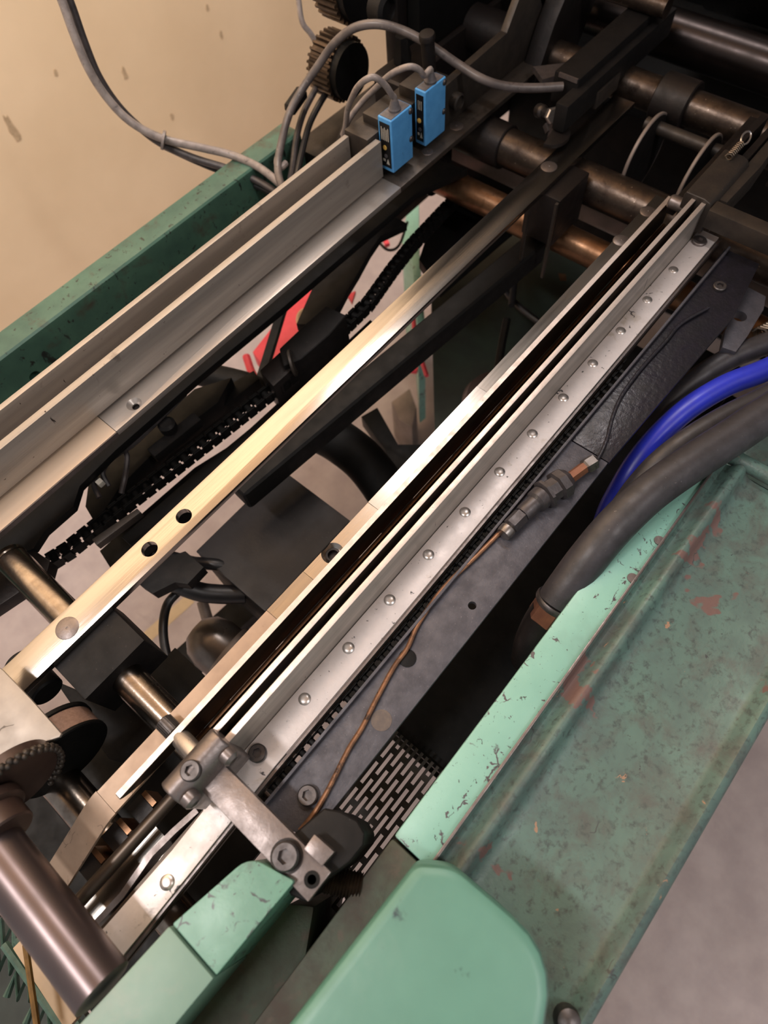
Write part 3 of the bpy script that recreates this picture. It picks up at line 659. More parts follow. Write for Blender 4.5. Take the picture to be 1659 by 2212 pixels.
# guard cover, sprocket and pulley in the lower left corner
t = thing('plate_cover', 'scratched pale metal plate cover with a curved lower edge at the left border', 'cover', (-.19,.34,-.03))
pts = [(-40,1415),(5,1447),(66,1510),(132,1585),(128,1592),(95,1603),(45,1622),(0,1642),(-60,1672)]
mesh_obj('cover_sheet', MB().prism([tuple(P(x,y,.03)[:2]) for x,y in pts], 'Z', .0265, .030), 'cover_plate', t, bevel=.0006)
t = thing('belt_pulley', 'black flanged pulley with a woven belt under the pale cover plate', 'pulley', (-.185,.30,-.1))
yp = .305; c = PY(142,1642,yp); rp = (PY(236,1622,yp)-c).length*.72
mesh_obj('flange', MB().lathe([(rp*.97,0),(rp,.001),(rp,.0035),(rp*.95,.0045)], (c.x,yp,c.z), (0,1,0), 48), 'deep_black', t)
mesh_obj('belt', MB().lathe([(rp*.965,0),(rp*.965,.020)], (c.x,yp+.0046,c.z), (0,1,0), 48), 'belt_weave', t)
mesh_obj('flange', MB().lathe([(rp*.95,0),(rp,.001),(rp,.005)], (c.x,yp+.0248,c.z), (0,1,0), 48), 'deep_black', t)
c2 = P(104,1497,-.045)
single('black_hub', MB().lathe([(.015,0),(.017,.002),(.017,.05),(.015,.052)], c2, (0,1,0), 28), 'deep_black', 'small black hub under the flat rail near the pale cover plate', 'hub')
t = thing('bead_chain_guard', 'brown rounded guard edged by a beaded chain in the lower left', 'guard', (-.22,.29,-.08))
yg = .288; c = PY(30,1702,yg); rg = (PY(106,1684,yg)-c).length
mesh_obj('guard_disc', MB().lathe([(rg*.96,0),(rg,.002),(rg,.0125)], (c.x,yg,c.z), (0,1,0), 48), 'brown_guard', t)
ch = MB()
for i in range(44):
    w = R(-75+i*4.6)
    ch.ball((c.x+rg*1.05*math.cos(w), yg-.002+.003*(i % 2), c.z+rg*1.05*math.sin(w)), .0034 if i % 2 else .0028, 8, 6)
mesh_obj('bead_chain', ch, 'olive_iron', t)
t = thing('guard_tube', 'brown painted tube end and collar behind the foreground roller', 'guard', (-.25,.26,-.02))
c = PY(5,1800,.258)
mesh_obj('tube', MB().lathe([(.022,0),(.0235,.0015),(.0235,.018)], (c.x,.254,c.z), (0,1,0), 36), 'brown_guard', t)
mesh_obj('collar', MB().lathe([(.0235,.0),(.028,.002),(.028,.010)], (c.x,.2722,c.z), (0,1,0), 36), 'brown_guard', t)

# wire basket and straw in the bottom left corner
single('mesh_backing', MB().prism([tuple(P(x,y,-.25)[:2]) for x,y in ((-90,1960),(40,1990),(230,2260),(-90,2300))], 'Z', -.26, -.25), 'dark_green', 'dark sheet behind the green wire mesh', 'sheet')
t = thing('wire_mesh', 'green painted zigzag wire mesh in the bottom left corner', 'mesh', P(60,2120,-.22))
for k in range(5):
    zz = []
    for i in range(9):
        bx, by = -70+k*46, 2090+k*40-0
        zz.append(P(bx+(i//2)*26-k*4+(22 if i % 2 else 0), 1985+k*58+(i//2)*2+(52 if i % 2 == 0 else 0), -.20))
    mesh_obj('zigzag_wire', MB().tube(zz, .0040, 8, 1), 'mesh_green', t)
for a, b in (((10,2040),(150,2240)),((38,2028),(178,2228))):
    mesh_obj('frame_wire', MB().tube([P(*a,-.17),P(*b,-.17)], .0046, 8, 1), 'mesh_green', t)
single('pale_rail', MB().bar(P(45,2035,-.10), P(160,2210,-.10), .012, .010), 'beige_metal', 'pale worn rail below the foreground roller', 'rail', bevel=.001)
single('straw', MB().tube([P(55,2040,-.07),P(62,2090,-.07),P(72,2160,-.07),P(82,2230,-.07)], .0028, 8, 3), 'straw_brown', 'thin brown straw hanging beside the pale rail', 'straw')
# ================================================================== hoses over the right frame beam
def pt(lst): return [P(x,y,z) for x,y,z in lst]
t = thing('rubber_hose', 'thick black rubber hose bending down over the mint green beam', 'hose', (.35,.01,-.05))
mesh_obj('hose', MB().tube(pt([(2150,660,.050),(1800,810,.034),(1659,893,.030),(1580,945,.028),(1490,1003,.026),(1400,1068,.022),(1325,1140,.014),(1268,1208,.000),(1225,1266,-.016),(1200,1302,-.028)]), .0195, 20, 6), 'rubber_hose', t)
a, b = P(1204,1296,-.026), P(1178,1332,-.045)
mesh_obj('hose_clip', MB().lathe([(.0205,0),(.0215,.002),(.0215,.005),(.0205,.007)], a, b-a, 24), 'screw_steel', t)
mesh_obj('hex_union', MB().lathe([(.0165,.006),(.0190,.008),(.0190,.026),(.0165,.028)], a, b-a, 6), 'brass_hex', t)
mesh_obj('elbow', MB().tube(pt([(1186,1320,-.042),(1166,1350,-.058),(1150,1385,-.075),(1140,1425,-.11)]), .0185, 18, 4), 'dark_iron', t)
single('rubber_hose', MB().tube(pt([(2150,622,.010),(1800,773,.002),(1659,854,-.001),(1570,898,-.004),(1490,946,-.010),(1425,996,-.022),(1375,1050,-.040),(1335,1106,-.062)]), .0125, 16, 6), 'rubber_hose', 'slimmer black hose squeezed between the blue hose and the thick hose', 'hose')
single('blue_hose', MB().tube(pt([(2150,588,-.012),(1800,730,-.018),(1659,797,-.020),(1570,832,-.023),(1490,880,-.030),(1425,938,-.042),(1375,998,-.058),(1340,1055,-.080),(1312,1110,-.115),(1295,1165,-.16)]), .0133, 18, 6), 'blue_hose', 'bright blue hose curving down between black hoses', 'hose')
single('rubber_hose', MB().tube(pt([(2150,520,-.024),(1800,672,-.030),(1659,740,-.034),(1580,772,-.038),(1500,822,-.048),(1436,878,-.064),(1384,942,-.090)]), .0138, 16, 6), 'rubber_hose', 'dusty black hose lying above the blue hose', 'hose')
t = thing('link_lever', 'grey lever bar with a round hole beside the oily end of the angle rail', 'lever', P(1600,680,-.02))
lp = [(1613,618),(1655,640),(1650,668),(1615,726),(1590,760),(1560,750),(1567,712),(1584,679)]
q = P(1598,683,-.02)
mesh_obj('lever_bar', MB().prism([tuple(P(x,y,-.02)[:2]) for x,y in lp], 'Z', -.032, -.02), 'black_angle', t, bevel=.001,
         cut=MB().cyl((q.x,q.y,-.06),(q.x,q.y,.0),.0085,n=22))
sp = [P(1640,722,-.03).lerp(P(1700,690,-.03), k/70)+Vector((0,.009*math.cos(k*.9),.009*math.sin(k*.9))) for k in range(71)]
single('coil_spring', MB().tube(sp, .0016, 6, 1), 'spring_steel', 'small coil spring at the right edge above the hoses', 'spring')

# ================================================================== below the gap beside the green beam
def slab(name, label, cat, pts, z, h, mat, bevel=.001, **kw):
    return single(name, MB().prism([tuple(P(x,y,z)[:2]) for x,y in pts], 'Z', z-h, z), mat, label, cat, bevel=bevel, **kw)
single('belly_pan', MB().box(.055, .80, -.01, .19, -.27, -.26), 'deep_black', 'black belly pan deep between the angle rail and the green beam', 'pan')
t = thing('inner_plate', 'black inner plate with a faint edge line behind the perforated panel', 'plate', (.3,.05,-.2))
mesh_obj('plate', MB().box(.060, .78, .0225, .115, -.19, -.18), 'black_oxide', t, bevel=.001)
mesh_obj('edge', MB().box(.056, .060, .0225, .115, -.19, -.172), 'black_oxide', t)
t = thing('perforated_panel', 'perforated metal panel with staggered slots seen through the gap', 'panel', (0,.06,-.16))
m = MB(); x0, x1, y0, pitch = -.115, .058, .010, .0072
for j in range(17):
    y = y0+j*pitch
    m.box(x0, x1, y, y+.0032, -.152, -.150)
    for i in range(7):
        xx = x0+(i+.5*(j % 2))*.034-.002
        if xx+.006 < x1: m.box(max(xx,x0), xx+.007, y+.0032, y+pitch, -.152, -.150)
mesh_obj('slotted_sheet', m, 'perforated', t)

# ================================================================== cables at the top left
def cab(pts): return [PY(x,y,Y) for x,y,Y in pts]
t = thing('cable_pair', 'pair of grey cables tied together sweeping across the cream wall', 'cable', (.5,.85,-.05))
mesh_obj('cable', MB().tube(cab([(95,-90,.99),(133,0,.98),(160,75,.97),(192,150,.96),(232,212,.95),(282,263,.93),(350,299,.90),(430,318,.86),(500,335,.82),(560,362,.77),(610,402,.72),(650,440,.68)]), .0060, 14, 6), 'grey_cable', t)
mesh_obj('cable', MB().tube(cab([(110,-90,1.0),(150,0,.99),(180,85,.98),(212,163,.97),(255,228,.955),(305,278,.935),(352,312,.905),(420,342,.865),(490,364,.82),(550,388,.775),(600,418,.73),(640,450,.69)]), .0058, 14, 6), 'dark_cable', t)
mesh_obj('cable', MB().tube(cab([(352,316,.91),(430,352,.865),(500,380,.82),(560,405,.77),(610,430,.72)]), .0042, 10, 5), 'black_cable', t)
q = PY(353,303,.893); d = (PY(430,322,.86)-PY(282,268,.93)).normalized()
mesh_obj('zip_tie', MB().lathe([(.0128,-.0018),(.0136,-.0018),(.0136,.0018),(.0128,.0018)], q, d, 20), 'grey_cable', t)
single('sensor_lead', MB().tube(cab([(640,450,.66),(612,410,.70),(600,360,.74),(612,290,.76),(628,238,.775),(655,190,.775),(690,138,.76),(722,94,.74),(762,62,.71),(810,52,.68),(862,63,.65),(922,93,.61),(985,136,.57),(1040,170,.53),(1090,186,.50),(1150,190,.47),(1215,187,.44)]), .0058, 14, 6), 'lead_cable', 'dark cable arching over the blue sensors to the feeder head', 'cable')
single('thin_lead', MB().tube(cab([(640,-40,.86),(645,0,.85),(653,48,.84),(672,74,.83),(688,103,.82),(700,135,.80),(712,175,.78)]), .0042, 10, 5), 'grey_cable', 'thin grey cable coming down in front of the gears', 'cable')
for i, (pts, mt, lab) in enumerate([
    ([(705,150,.80),(680,195,.80),(655,245,.79),(640,300,.77),(632,360,.74),(622,420,.70)], 'dark_cable', 'dark cable dropping beside the arching cable'),
    ([(712,190,.79),(690,225,.78),(668,270,.77),(652,330,.74),(640,385,.71),(630,430,.69)], 'black_cable', 'black cable dropping nearest the side frame'),
    ([(628,240,.80),(614,285,.79),(603,330,.77),(598,352,.75),(606,362,.74),(618,352,.74)], 'grey_cable', 'pale looped cable end lying on the frame beam')]):
    single('hanging_cable', MB().tube(cab(pts), .0050, 10, 5), mt, lab, 'cable')
a, b = PY(632,228,.79), PY(646,208,.79)
single('cable_wrap', MB().lathe([(.007,-.02),(.0105,-.016),(.0105,.016),(.007,.02)], (a+b)/2, b-a, 16), 'black_oxide', 'bundle of black tape wrapped around the cables', 'tape')

# ================================================================== machinery below the rails, left bay
slab('inner_beam', 'black inner beam hidden under the side rail', 'beam', [(-60,1230),(72,1185),(96,1148),(158,1094),(172,1050),(250,972),(330,902),(420,822),(497,758),(614,662),(690,596),(760,536),(900,416),(1010,365),(900,330),(600,580),(300,845),(-60,1120)], -.07, .012, 'deep_black')
slab('bearing_plate', 'dark bearing plate at the left end of the bright shaft', 'plate', [(-80,1170),(62,1180),(108,1212),(100,1240),(10,1300),(-80,1360)], -.075, .02, 'dark_iron')
chain([P(48,1262,-.12),P(95,1222,-.12),P(139,1196,-.12),P(188,1157,-.12),P(264,1095,-.12),P(376,1010,-.12),P(488,923,-.12),P(600,835,-.12),P(700,750,-.12),P(797,655,-.125),P(848,583,-.135),P(891,529,-.145),P(960,455,-.15),P(1030,385,-.15)],
      .0158, .017, .016, 'black roller chain with bright pins running through the left bay', None, pin_mat='rivet_steel')
t = thing('chain_track', 'black chain track bar beside the long roller chain', 'bar', P(430,1000,-.17))
for pts, z in (([(215,1110),(330,1000),(500,865),(560,818),(548,800),(470,845),(310,975),(205,1080)], -.150), ([(262,1160),(400,1040),(540,925),(600,870),(720,765),(800,690),(815,705),(740,790),(600,900),(430,1070),(290,1185)], -.150)):
    mesh_obj('track_bar', MB().prism([tuple(P(x,y,z)[:2]) for x,y in pts], 'Z', z-.035, z), 'deep_black', t, bevel=.001)
slab('chain_shoe', 'worn metal shoe pressing on the roller chain', 'shoe', [(198,1165),(296,1098),(304,1106),(208,1178)], -.100, .012, 'olive_iron')
slab('bay_plate', 'dark plate below the chain shoe', 'plate', [(215,1190),(305,1110),(420,1010),(500,960),(560,960),(480,1060),(330,1200),(290,1240),(240,1230)], -.19, .02, 'black_oxide')
slab('chain_case', 'black case enclosing the far end of the roller chain', 'case', [(905,560),(925,500),(965,430),(1000,385),(1110,420),(1120,480),(1020,565),(950,625)], -.19, .02, 'deep_black')
slab('cable_tray', 'black tray with tied wires under the side rail', 'tray', [(206,1132),(184,1094),(190,1050),(250,990),(330,920),(420,840),(500,815),(470,870),(350,960),(260,1050)], -.13, .03, 'deep_black')
for i, pts in enumerate([[(385,850,-.09),(330,905,-.09),(280,955,-.09),(262,975,-.09),(215,1010,-.09),(203,1045,-.095),(215,1075,-.10)],
                         [(400,850,-.085),(345,905,-.085),(290,958,-.088),(268,972,-.09),(240,990,-.09),(222,1020,-.09),(235,1050,-.10)],
                         [(372,850,-.092),(318,905,-.092),(272,960,-.09),(275,990,-.09),(270,1030,-.09),(262,1065,-.10)]]):
    single('bundle_wire', MB().tube(pt(pts), .0036, 8, 5), 'dark_cable', ['black wire looping outermost in the tied bundle', 'black wire in the middle of the tied bundle', 'black wire nearest the chain in the tied bundle'][i], 'wire')
q = P(217,1043,-.085); single('wire_tag', MB().box(q.x-.004,q.x+.004,q.y-.004,q.y+.004,q.z-.004,q.z+.004), 'label_print', 'tiny white tag among the tied wires', 'tag', bevel=.001)
t = thing('plug_connector', 'black round connector beside the tied wires', 'connector', P(375,920,-.12))
mesh_obj('body', MB().bar(P(330,985,-.11), P(430,905,-.11), .018, .016), 'black_oxide', t, bevel=.002)
mesh_obj('knob', MB().lathe([(.011,-.005),(.012,0),(.012,.010),(.008,.013),(0,.013)], P(365,925,-.10), (0,0,1), 18), 'black_oxide', t)

# left bay, upper part
slab('diagonal_bracket', 'large black diagonal bracket plate in the left bay', 'bracket', [(725,528),(820,450),(879,482),(822,509),(799,543),(774,589),(752,625),(733,661),(700,690),(668,701),(640,700),(680,610)], -.15, .015, 'black_oxide')
single('bracket_leg', MB().bar(P(614,655,-.20), P(556,845,-.22), .013, .012), 'deep_black', 'thin black leg crossing the red bin', 'leg')
t = thing('slide_block', 'dusty black slide block riding above the roller chain', 'block', P(670,720,-.16))
mesh_obj('block_body', MB().prism([tuple(P(x,y,-.09)[:2]) for x,y in ((603,752),(655,703),(704,660),(748,680),(712,722),(650,775),(612,790))], 'Z', -.16, -.09), 'black_oxide', t, bevel=.003, seg=3)
mesh_obj('side_block', MB().prism([tuple(P(x,y,-.10)[:2]) for x,y in ((560,800),(606,758),(645,785),(590,835))], 'Z', -.16, -.10), 'dark_iron', t, bevel=.003)
mesh_obj('ring', MB().lathe([(.017,0),(.019,.001),(.019,.004),(.017,.005)], P(628,785,-.095), (.75,-.6,.1), 20), 'olive_iron', t)
t = thing('red_bin', 'pinkish red plastic bin standing on the floor under the left bay', 'bin', (.55,.75,-.5))
mesh_obj('bin_wall', MB().prism([tuple(P(x,y,-.42)[:2]) for x,y in ((545,760),(600,690),(690,600),(712,640),(668,735),(600,812),(575,800))], 'Z', -.46, -.42), 'red_plastic', t, bevel=.003)
mesh_obj('bin_rim', MB().tube(pt([(532,770,-.40),(548,812,-.40),(580,840,-.40)]), .008, 10, 4), 'red_plastic', t)
mesh_obj('handle_ring', MB().tube([P(662+18*math.cos(w),690+20*math.sin(w),-.38) for w in [k*math.pi/8 for k in range(17)]], .005, 8, 1), 'beige_metal', t)
for i, (pts, z) in enumerate([([(823,506),(835,512),(842,525),(832,528)], -.5), ([(872,540),(888,548),(862,562)], -.5), ([(750,636),(768,628),(760,652)], -.45), ([(812,780),(830,770),(822,792)], -.55), ([(885,785),(910,778),(900,802),(880,800)], -.6)]):
    slab('red_scrap', ['red scrap showing above the chain near the green post', 'red scrap touching the chain by the green post', 'red scrap below the diagonal bracket', 'red scrap between flat rail and black bar', 'red scrap under the black bar'][i], 'scrap', pts, z, .01, 'red_plastic', bevel=0, group='red scraps under the machine')
single('red_lanyard', MB().tube(pt([(893,685,-.5),(896,720,-.5),(905,760,-.5),(918,800,-.5),(922,812,-.5)]), .0050, 8, 4), 'red_plastic', 'dark red cord hanging under the black bar', 'cord')
t = thing('machine_leg', 'green painted machine leg seen through the bay', 'leg', P(895,600,-.5))
mesh_obj('leg_channel', MB().prism([tuple(P(x,y,-.45)[:2]) for x,y in ((868,520),(882,440),(905,430),(906,540),(918,700),(902,712),(890,560))], 'Z', -.80, -.45), 'green_paint', t, bevel=.002)
single('bin_leads', MB().tube(pt([(815,520,-.35),(838,540,-.35),(862,530,-.35),(880,480,-.35)]), .0030, 8, 4), 'dark_cable', 'grey lead looping beside the green machine leg', 'cable')

# middle bay
single('black_pipe', MB().tube(pt([(400,800,-.20),(470,815,-.20),(530,830,-.20),(575,850,-.22)]), .020, 16, 4), 'deep_black', 'black pipe stub showing left of the thin black leg', 'pipe')
t = thing('tie_bar', 'thick black tie bar running below the flat rail', 'bar', P(850,800,-.12))
mesh_obj('bar', MB().bar(P(1160,532,-.12), P(515,1070,-.12), .036, .040), 'deep_black', t, bevel=.008, seg=3)
t = thing('blower_box', 'dusty dark grey box cover between the flat rail and the strip rail', 'box', (.15,.39,-.4))
mesh_obj('box_body', MB().box(.066, .235, .325, .462, -.40, -.20), 'black_oxide', t, bevel=.004)
mesh_obj('box_lid', MB().prism([(.066,.325),(.235,.325),(.235,.462),(.066,.462)], 'Z', -.20, -.196), 'box_grey', t, bevel=.002)
single('air_duct', MB().tube(pt([(690,930,-.22),(735,955,-.23),(790,1000,-.25),(840,1070,-.28),(860,1130,-.32)]), .034, 18, 5), 'deep_black', 'fat black air duct curving down past the box cover', 'duct')
slab('bulkhead', 'shade-darkened green inner panel with a rust spot behind the strip rail', 'panel', [(930,590),(1190,470),(1345,510),(1345,800),(1110,1010),(940,960)], -.40, .02, 'dark_green')  # green panel whose shade under the rails is put into its colour
t = thing('motor', 'dark brown upright motor can behind the strip rail', 'motor', P(1060,850,-.40))
c = P(1075,850,-.30); mesh_obj('can', MB().lathe([(.060,-.10),(.060,-.02),(.052,-.004),(.030,.0),(0,.0)], c, (0,0,1), 32), 'brown_guard', t)
mesh_obj('conduit', MB().tube(pt([(1075,800,-.29),(1085,740,-.28),(1095,690,-.27)]), .007, 10, 3), 'deep_black', t)
for i, (pts, lab) in enumerate([([(1075,600,-.3),(1100,640,-.3),(1130,670,-.3),(1170,700,-.3)], 'black cable drooping in front of the rear panel'), ([(1118,540,-.28),(1112,600,-.28),(1105,660,-.28)], 'short black conduit under the far rail support')]):
    single('drooping_cable', MB().tube(pt(pts), .006, 10, 4), 'black_cable', lab, 'cable')
slab('rust_spot', 'orange rust spot on the dark rear panel', 'rust', [(1206,590),(1222,592),(1224,606),(1210,606)], -.399, .001, 'bronze_shaft', bevel=0)
t = thing('parts_box', 'pale grey box standing on the floor under the black bar', 'box', P(890,880,-.84))
mesh_obj('box_body', MB().prism([tuple(P(x,y,-.70)[:2]) for x,y in ((845,868),(885,838),(900,880),(890,925),(862,905))], 'Z', -.85, -.70), 'grey_metal', t, bevel=.004)
slab('floor_channel', 'black channel rail on the floor side of the middle bay', 'frame', [(780,900),(815,880),(860,960),(960,960),(930,1010),(860,1030),(830,970)], -.35, .03, 'deep_black')
slab('pivot_bracket', 'black bracket hanging below the drilled holes of the flat rail', 'bracket', [(300,1262),(330,1192),(372,1200),(400,1190),(440,1225),(405,1262),(378,1258),(330,1282)], -.16, .02, 'black_oxide')
single('flexible_conduit', MB().tube(pt([(358,1250,-.2),(400,1268,-.2),(440,1280,-.21),(490,1284,-.22),(530,1283,-.225)]), .0135, 14, 5), 'black_cable', 'ribbed black conduit entering under the box cover', 'conduit')
single('looped_cable', MB().tube(pt([(385,1278,-.22),(362,1305,-.22),(353,1345,-.22),(355,1390,-.22),(368,1440,-.22),(388,1480,-.23),(415,1530,-.25)]), .0062, 12, 5), 'black_cable', 'black cable hanging in a loop over the pale floor', 'cable')
single('upper_conduit', MB().tube(pt([(370,1203,-.2),(420,1215,-.2),(470,1220,-.2),(520,1230,-.22)]), .0085, 12, 4), 'black_cable', 'slim black conduit just below the bracket', 'conduit')
t = thing('air_motor', 'grey rounded motor housing with a shiny end cap in the middle bay', 'motor', P(490,1420,-.40))
a, b = P(455,1385,-.30), P(540,1450,-.32)
mesh_obj('end_cap', MB().lathe([(0,-.032),(.020,-.028),(.034,-.014),(.040,.006),(.040,.03)], a, b-a, 28), 'motor_grey', t)
mesh_obj('housing', MB().lathe([(.044,.028),(.046,.032),(.046,.12)], a, b-a, 28), 'grey_metal', t)
single('floor_post', MB().cyl(P(437,1300,-.35), P(455,1362,-.36), .009, n=14), 'grey_metal', 'slim grey post beside the shiny motor cap', 'post')
single('base_rail', MB().bar(P(560,1290,-.45), P(330,1500,-.45), .05, .03), 'deep_black', 'dark base rail on the floor of the middle bay', 'rail')
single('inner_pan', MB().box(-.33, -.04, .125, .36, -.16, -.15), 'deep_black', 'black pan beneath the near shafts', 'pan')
slab('foot_plate', 'dusty black foot plate between the pulley and the bright shaft', 'plate', [(118,1470),(190,1500),(262,1475),(350,1570),(310,1660),(235,1640)], -.12, .012, 'black_oxide')
# ================================================================== far end of the machine
t = thing('press_housing', 'dark machine head housing rising beyond the far shafts', 'housing', (1.65,.1,-.85))
mesh_obj('housing', MB().box(1.50, 1.95, -.70, .76, -.85, .95), 'deep_black', t, bevel=.01)
mesh_obj('shade_block', MB().box(1.00, 1.20, -.70, .76, .66, .95), 'deep_black', t, bevel=.01)  # added unseen block that keeps lamp light off the far shafts
mesh_obj('cross_member', MB().box(1.12, 1.50, -.60, .685, -.30, -.12), 'deep_black', t, bevel=.006)
t = thing('side_casting', 'dark iron side frame plate behind the sensors', 'frame', (1.0,.70,-.6))
mesh_obj('frame_plate', MB().prism([(.640,-.14),(.640,-.07),(.700,-.015),(.80,.010),(1.48,.010),(1.48,-.22),(.80,-.20)], 'Y', .690, .725), 'dark_iron', t, bevel=.003)
mesh_obj('cast_block', MB().box(.745, .86, .640, .700, -.10, .040), 'dark_iron', t, bevel=.008, seg=3)
mesh_obj('cast_block', MB().box(.640, .720, .655, .690, -.16, -.015), 'deep_black', t, bevel=.008, seg=3)
q = PY(838,100,.70)
mesh_obj('bolt', MB().lathe([(.0085,-.05),(.0085,-.012),(.014,-.010),(.014,0),(.011,.012),(.011,.026)], (q.x,.672,.055), (0,0,1), 6), 'black_oxide', t)
mesh_obj('cast_block', MB().box(.660, 1.05, .735, .815, -.30, -.070), 'dark_iron', t, bevel=.006)
mesh_obj('upright', MB().box(.840, .920, .726, .754, -.06, .42), 'dark_iron', t, bevel=.003)
mesh_obj('upper_plate', MB().box(.86, 1.45, .700, .725, .0105, .50), 'deep_black', t, bevel=.004)
q = PX(812,10,.95)
mesh_obj('round_boss', MB().lathe([(.020,.0),(.020,-.02),(.014,-.024),(.012,-.016),(0,-.016)], PY(812,12,.70), (0,1,0), 24), 'black_oxide', t)
def gear(label, c, r, y0, y1, n):
    t = thing('spur_gear', label, 'gear', (c[0],(y0+y1)/2,c[1]-r))
    poly = []
    for i in range(n):
        for k, rr in ((-.30,.90),(-.16,1.0),(.16,1.0),(.30,.90)):
            w = 2*math.pi*(i+k)/n; poly.append((c[0]+r*rr*math.cos(w), c[1]+r*rr*math.sin(w)))
    mesh_obj('toothed_rim', MB().prism(poly, 'Y', y0, y1), 'gear_steel', t, angle=20)
    mesh_obj('hub_disc', MB().cyl((c[0],y0-.012,c[1]),(c[0],y0-.0002,c[1]),r*.86,n=32), 'deep_black', t)
g = PY(738,148,.775); gear('brown toothed gear beside the arching cable', (g.x+.004,g.z-.002), .046, .768, .812, 30)
g = PY(752,-22,.775); gear('upper toothed gear cut by the top edge', (g.x+.012,g.z+.005), .052, .768, .812, 30)

shaft('cross_shaft', 'worn brown cross shaft farthest back under the feeder head', 'shaft', 1.000, -.004, .0240, (-.30,.68), 'brown_shaft', [(.62,.70,.033,'dark_iron'),(.30,.352,.034,'dark_iron'),(.128,.172,.036,'dark_iron')])
shaft('cross_shaft', 'worn brown cross shaft in the middle under the flat rail', 'shaft', .826, -.046, .0275, (-.012,.64), 'brown_shaft', [(.50,.64,.032,'dark_iron')])
shaft('cross_shaft', 'bronze coloured cross shaft nearest below the far rail support', 'shaft', .780, -.112, .0225, (-.010,.66), 'bronze_shaft', [(.60,.66,.030,'dark_iron'),(.405,.445,.027,'bronze_shaft')])
t = thing('rail_support', 'dark support bracket under the far end of the flat rail', 'block', (.77,.37,-.14))
mesh_obj('support_block', MB().box(.725, .800, .345, .398, -.085, -.0088), 'dark_iron', t, bevel=.002)
mesh_obj('side_plate', MB().box(.690, .695, .372, .376, -.12, -.010), 'olive_iron', t)
mesh_obj('side_plate', MB().box(.718, .723, .345, .349, -.14, -.010), 'olive_iron', t)
single('flat_bar', MB().box(.845, .862, -.10, .62, -.125, -.085), 'grey_metal', 'grey flat bar running below the middle cross shaft', 'bar', bevel=.001)
single('cross_beam', MB().box(.87, .93, -.10, .66, -.22, -.14), 'deep_black', 'black cross beam behind the grey flat bar', 'beam', bevel=.002)
def wheel(label, x, y, z, r, w):
    t = thing('disc_pulley', label, 'wheel', (x,y,z-r))
    mesh_obj('disc', MB().lathe([(r*.25,0),(r*.9,w*.15),(r,w*.3),(r,w*.7),(r*.9,w*.85),(r*.25,w)], (x,y,z), (0,1,0), 44), 'black_oxide', t)
    mesh_obj('rim', MB().lathe([(r*1.0,w*.25),(r*1.015,w*.35),(r*1.015,w*.65),(r*1.0,w*.75)], (x,y,z), (0,1,0), 44), 'grey_metal', t)
wheel('pale rimmed guide wheel left of the pair between the far shafts', .930, .318, -.050, .060, .010)
wheel('pale rimmed guide wheel right of the pair between the far shafts', .930, .232, -.050, .060, .010)
single('wheel_axle', MB().cyl((.945,.20,-.012),(.945,.34,-.012),.009,n=18), 'olive_iron', 'slim dull axle joining the two guide wheels', 'axle')
t = thing('impression_drum', 'large glossy dark drum in the upper right corner', 'drum', (1.36,.1,.0))
mesh_obj('drum', MB().lathe([(.118,0),(.12,.004),(.12,1.046),(.118,1.05)], (1.36,-.62,.075), (0,1,0), 72), 'drum_steel', t)
shaft('rear_roller', 'dim roller tucked below the glossy drum', 'roller', 1.165, -.010, .035, (-.40,.66), 'drum_steel')
single('tie_rod', MB().cyl((1.06,.40,.075),(1.06,.70,.075),.014,n=20), 'brown_shaft', 'brown tie rod at the top behind the arching cable', 'rod')
single('yellow_mark', MB().box(1.045,1.060,.520,.526,.075,.100), 'yellow_tag', 'small yellow tag at the top edge', 'tag')

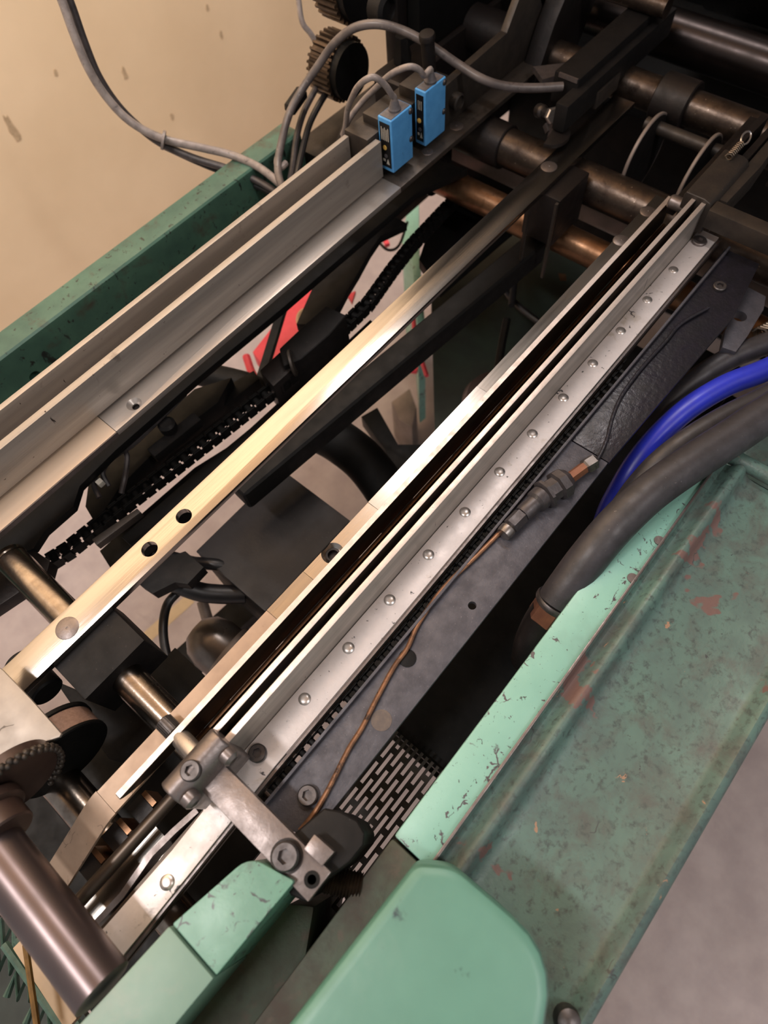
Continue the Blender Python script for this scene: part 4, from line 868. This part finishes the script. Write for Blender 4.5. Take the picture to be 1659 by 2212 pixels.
# feeder head over the flat rail
Yr = P(1210,293,.014).y; xh = P(1210,293,.014).x; zt = PY(1216,242,Yr).z
t = thing('feeder_head', 'black feeder head bar clamped above the flat rail', 'feeder head', (xh+.1,Yr+.02,.0))
mesh_obj('head_bar', MB().box(xh+.008, 1.12, Yr, Yr+.020, .012, zt), 'black_oxide', t, bevel=.003, seg=2)
mesh_obj('head_cap', MB().box(xh+.050, 1.10, Yr+.012, Yr+.052, .020, zt+.012), 'black_oxide', t, bevel=.003)
mesh_obj('cap_lip', MB().box(xh+.0485, xh+.0515, Yr+.014, Yr+.044, zt+.007, zt+.0125), 'clamp_steel', t)
mesh_obj('rust_foot', MB().box(xh+.090, xh+.150, Yr-.003, Yr+.005, .006, .030), 'olive_iron', t, bevel=.001)
hk = []
for i in range(13):
    w = math.pi*(1+i/12.0); hk.append((xh+.004+.026*math.cos(w), Yr+.012+.022*math.sin(w)))
mesh_obj('hook_plate', MB().prism(hk+[(xh+.060,Yr+.030)], 'Z', .004, .010), 'dark_iron', t, bevel=.0008)
q = PY(1190,248,Yr+.035); e = PY(1158,236,Yr+.075)
d = (e-q).normalized()
scr = mesh_obj('knurled_screw', MB().lathe([(.0060,-.004),(.0060,.024),(.0085,.026),(.0095,.028),(.0095,.040),(.0080,.042),(0,.042)], q, d, 20), 'screw_steel', t)
mesh_obj('hex_nut', MB().lathe([(.0095,-.010),(.0110,-.008),(.0110,-.002),(.0095,0)], q, d, 6), 'rivet_steel', scr)
q2 = PY(1200,272,Yr+.028)
mesh_obj('catch_plate', MB().obox(q2, X3, Y3, Z3, .010, .016, .040), 'clamp_steel', t, bevel=.001)
q3 = PY(1178,268,Yr+.045)
mesh_obj('catch_arm', MB().bar(q2+Vector((-.004,.008,-.010)), q3, .005, .010), 'clamp_steel', t, bevel=.0008)
q = PY(1172,165,.50)
t = thing('far_bracket', 'pair of dark angled brackets carrying the farthest cross shaft', 'bracket', (1.0,.30,.0))
for y in (.535, .116):
    mesh_obj('bracket_plate', MB().prism([(.94,-.03),(1.06,-.03),(1.12,.06),(1.10,.14),(1.05,.14),(.98,.05)], 'Y', y, y+.03), 'dark_iron', t, bevel=.002)
q = P(1535,228,.05); mesh_obj('grease_cap', MB().lathe([(.009,0),(.009,.012),(.006,.014),(.006,.008),(0,.008)], (1.035,.160,.045), (0,0,1), 18), 'olive_iron', t)
single('air_nozzle', MB().prism([(.905,.500),(.955,.470),(.965,.490),(.925,.530)], 'Z', .010, .018), 'clamp_steel', 'dull metal nozzle plate under the arching cable end', 'nozzle')
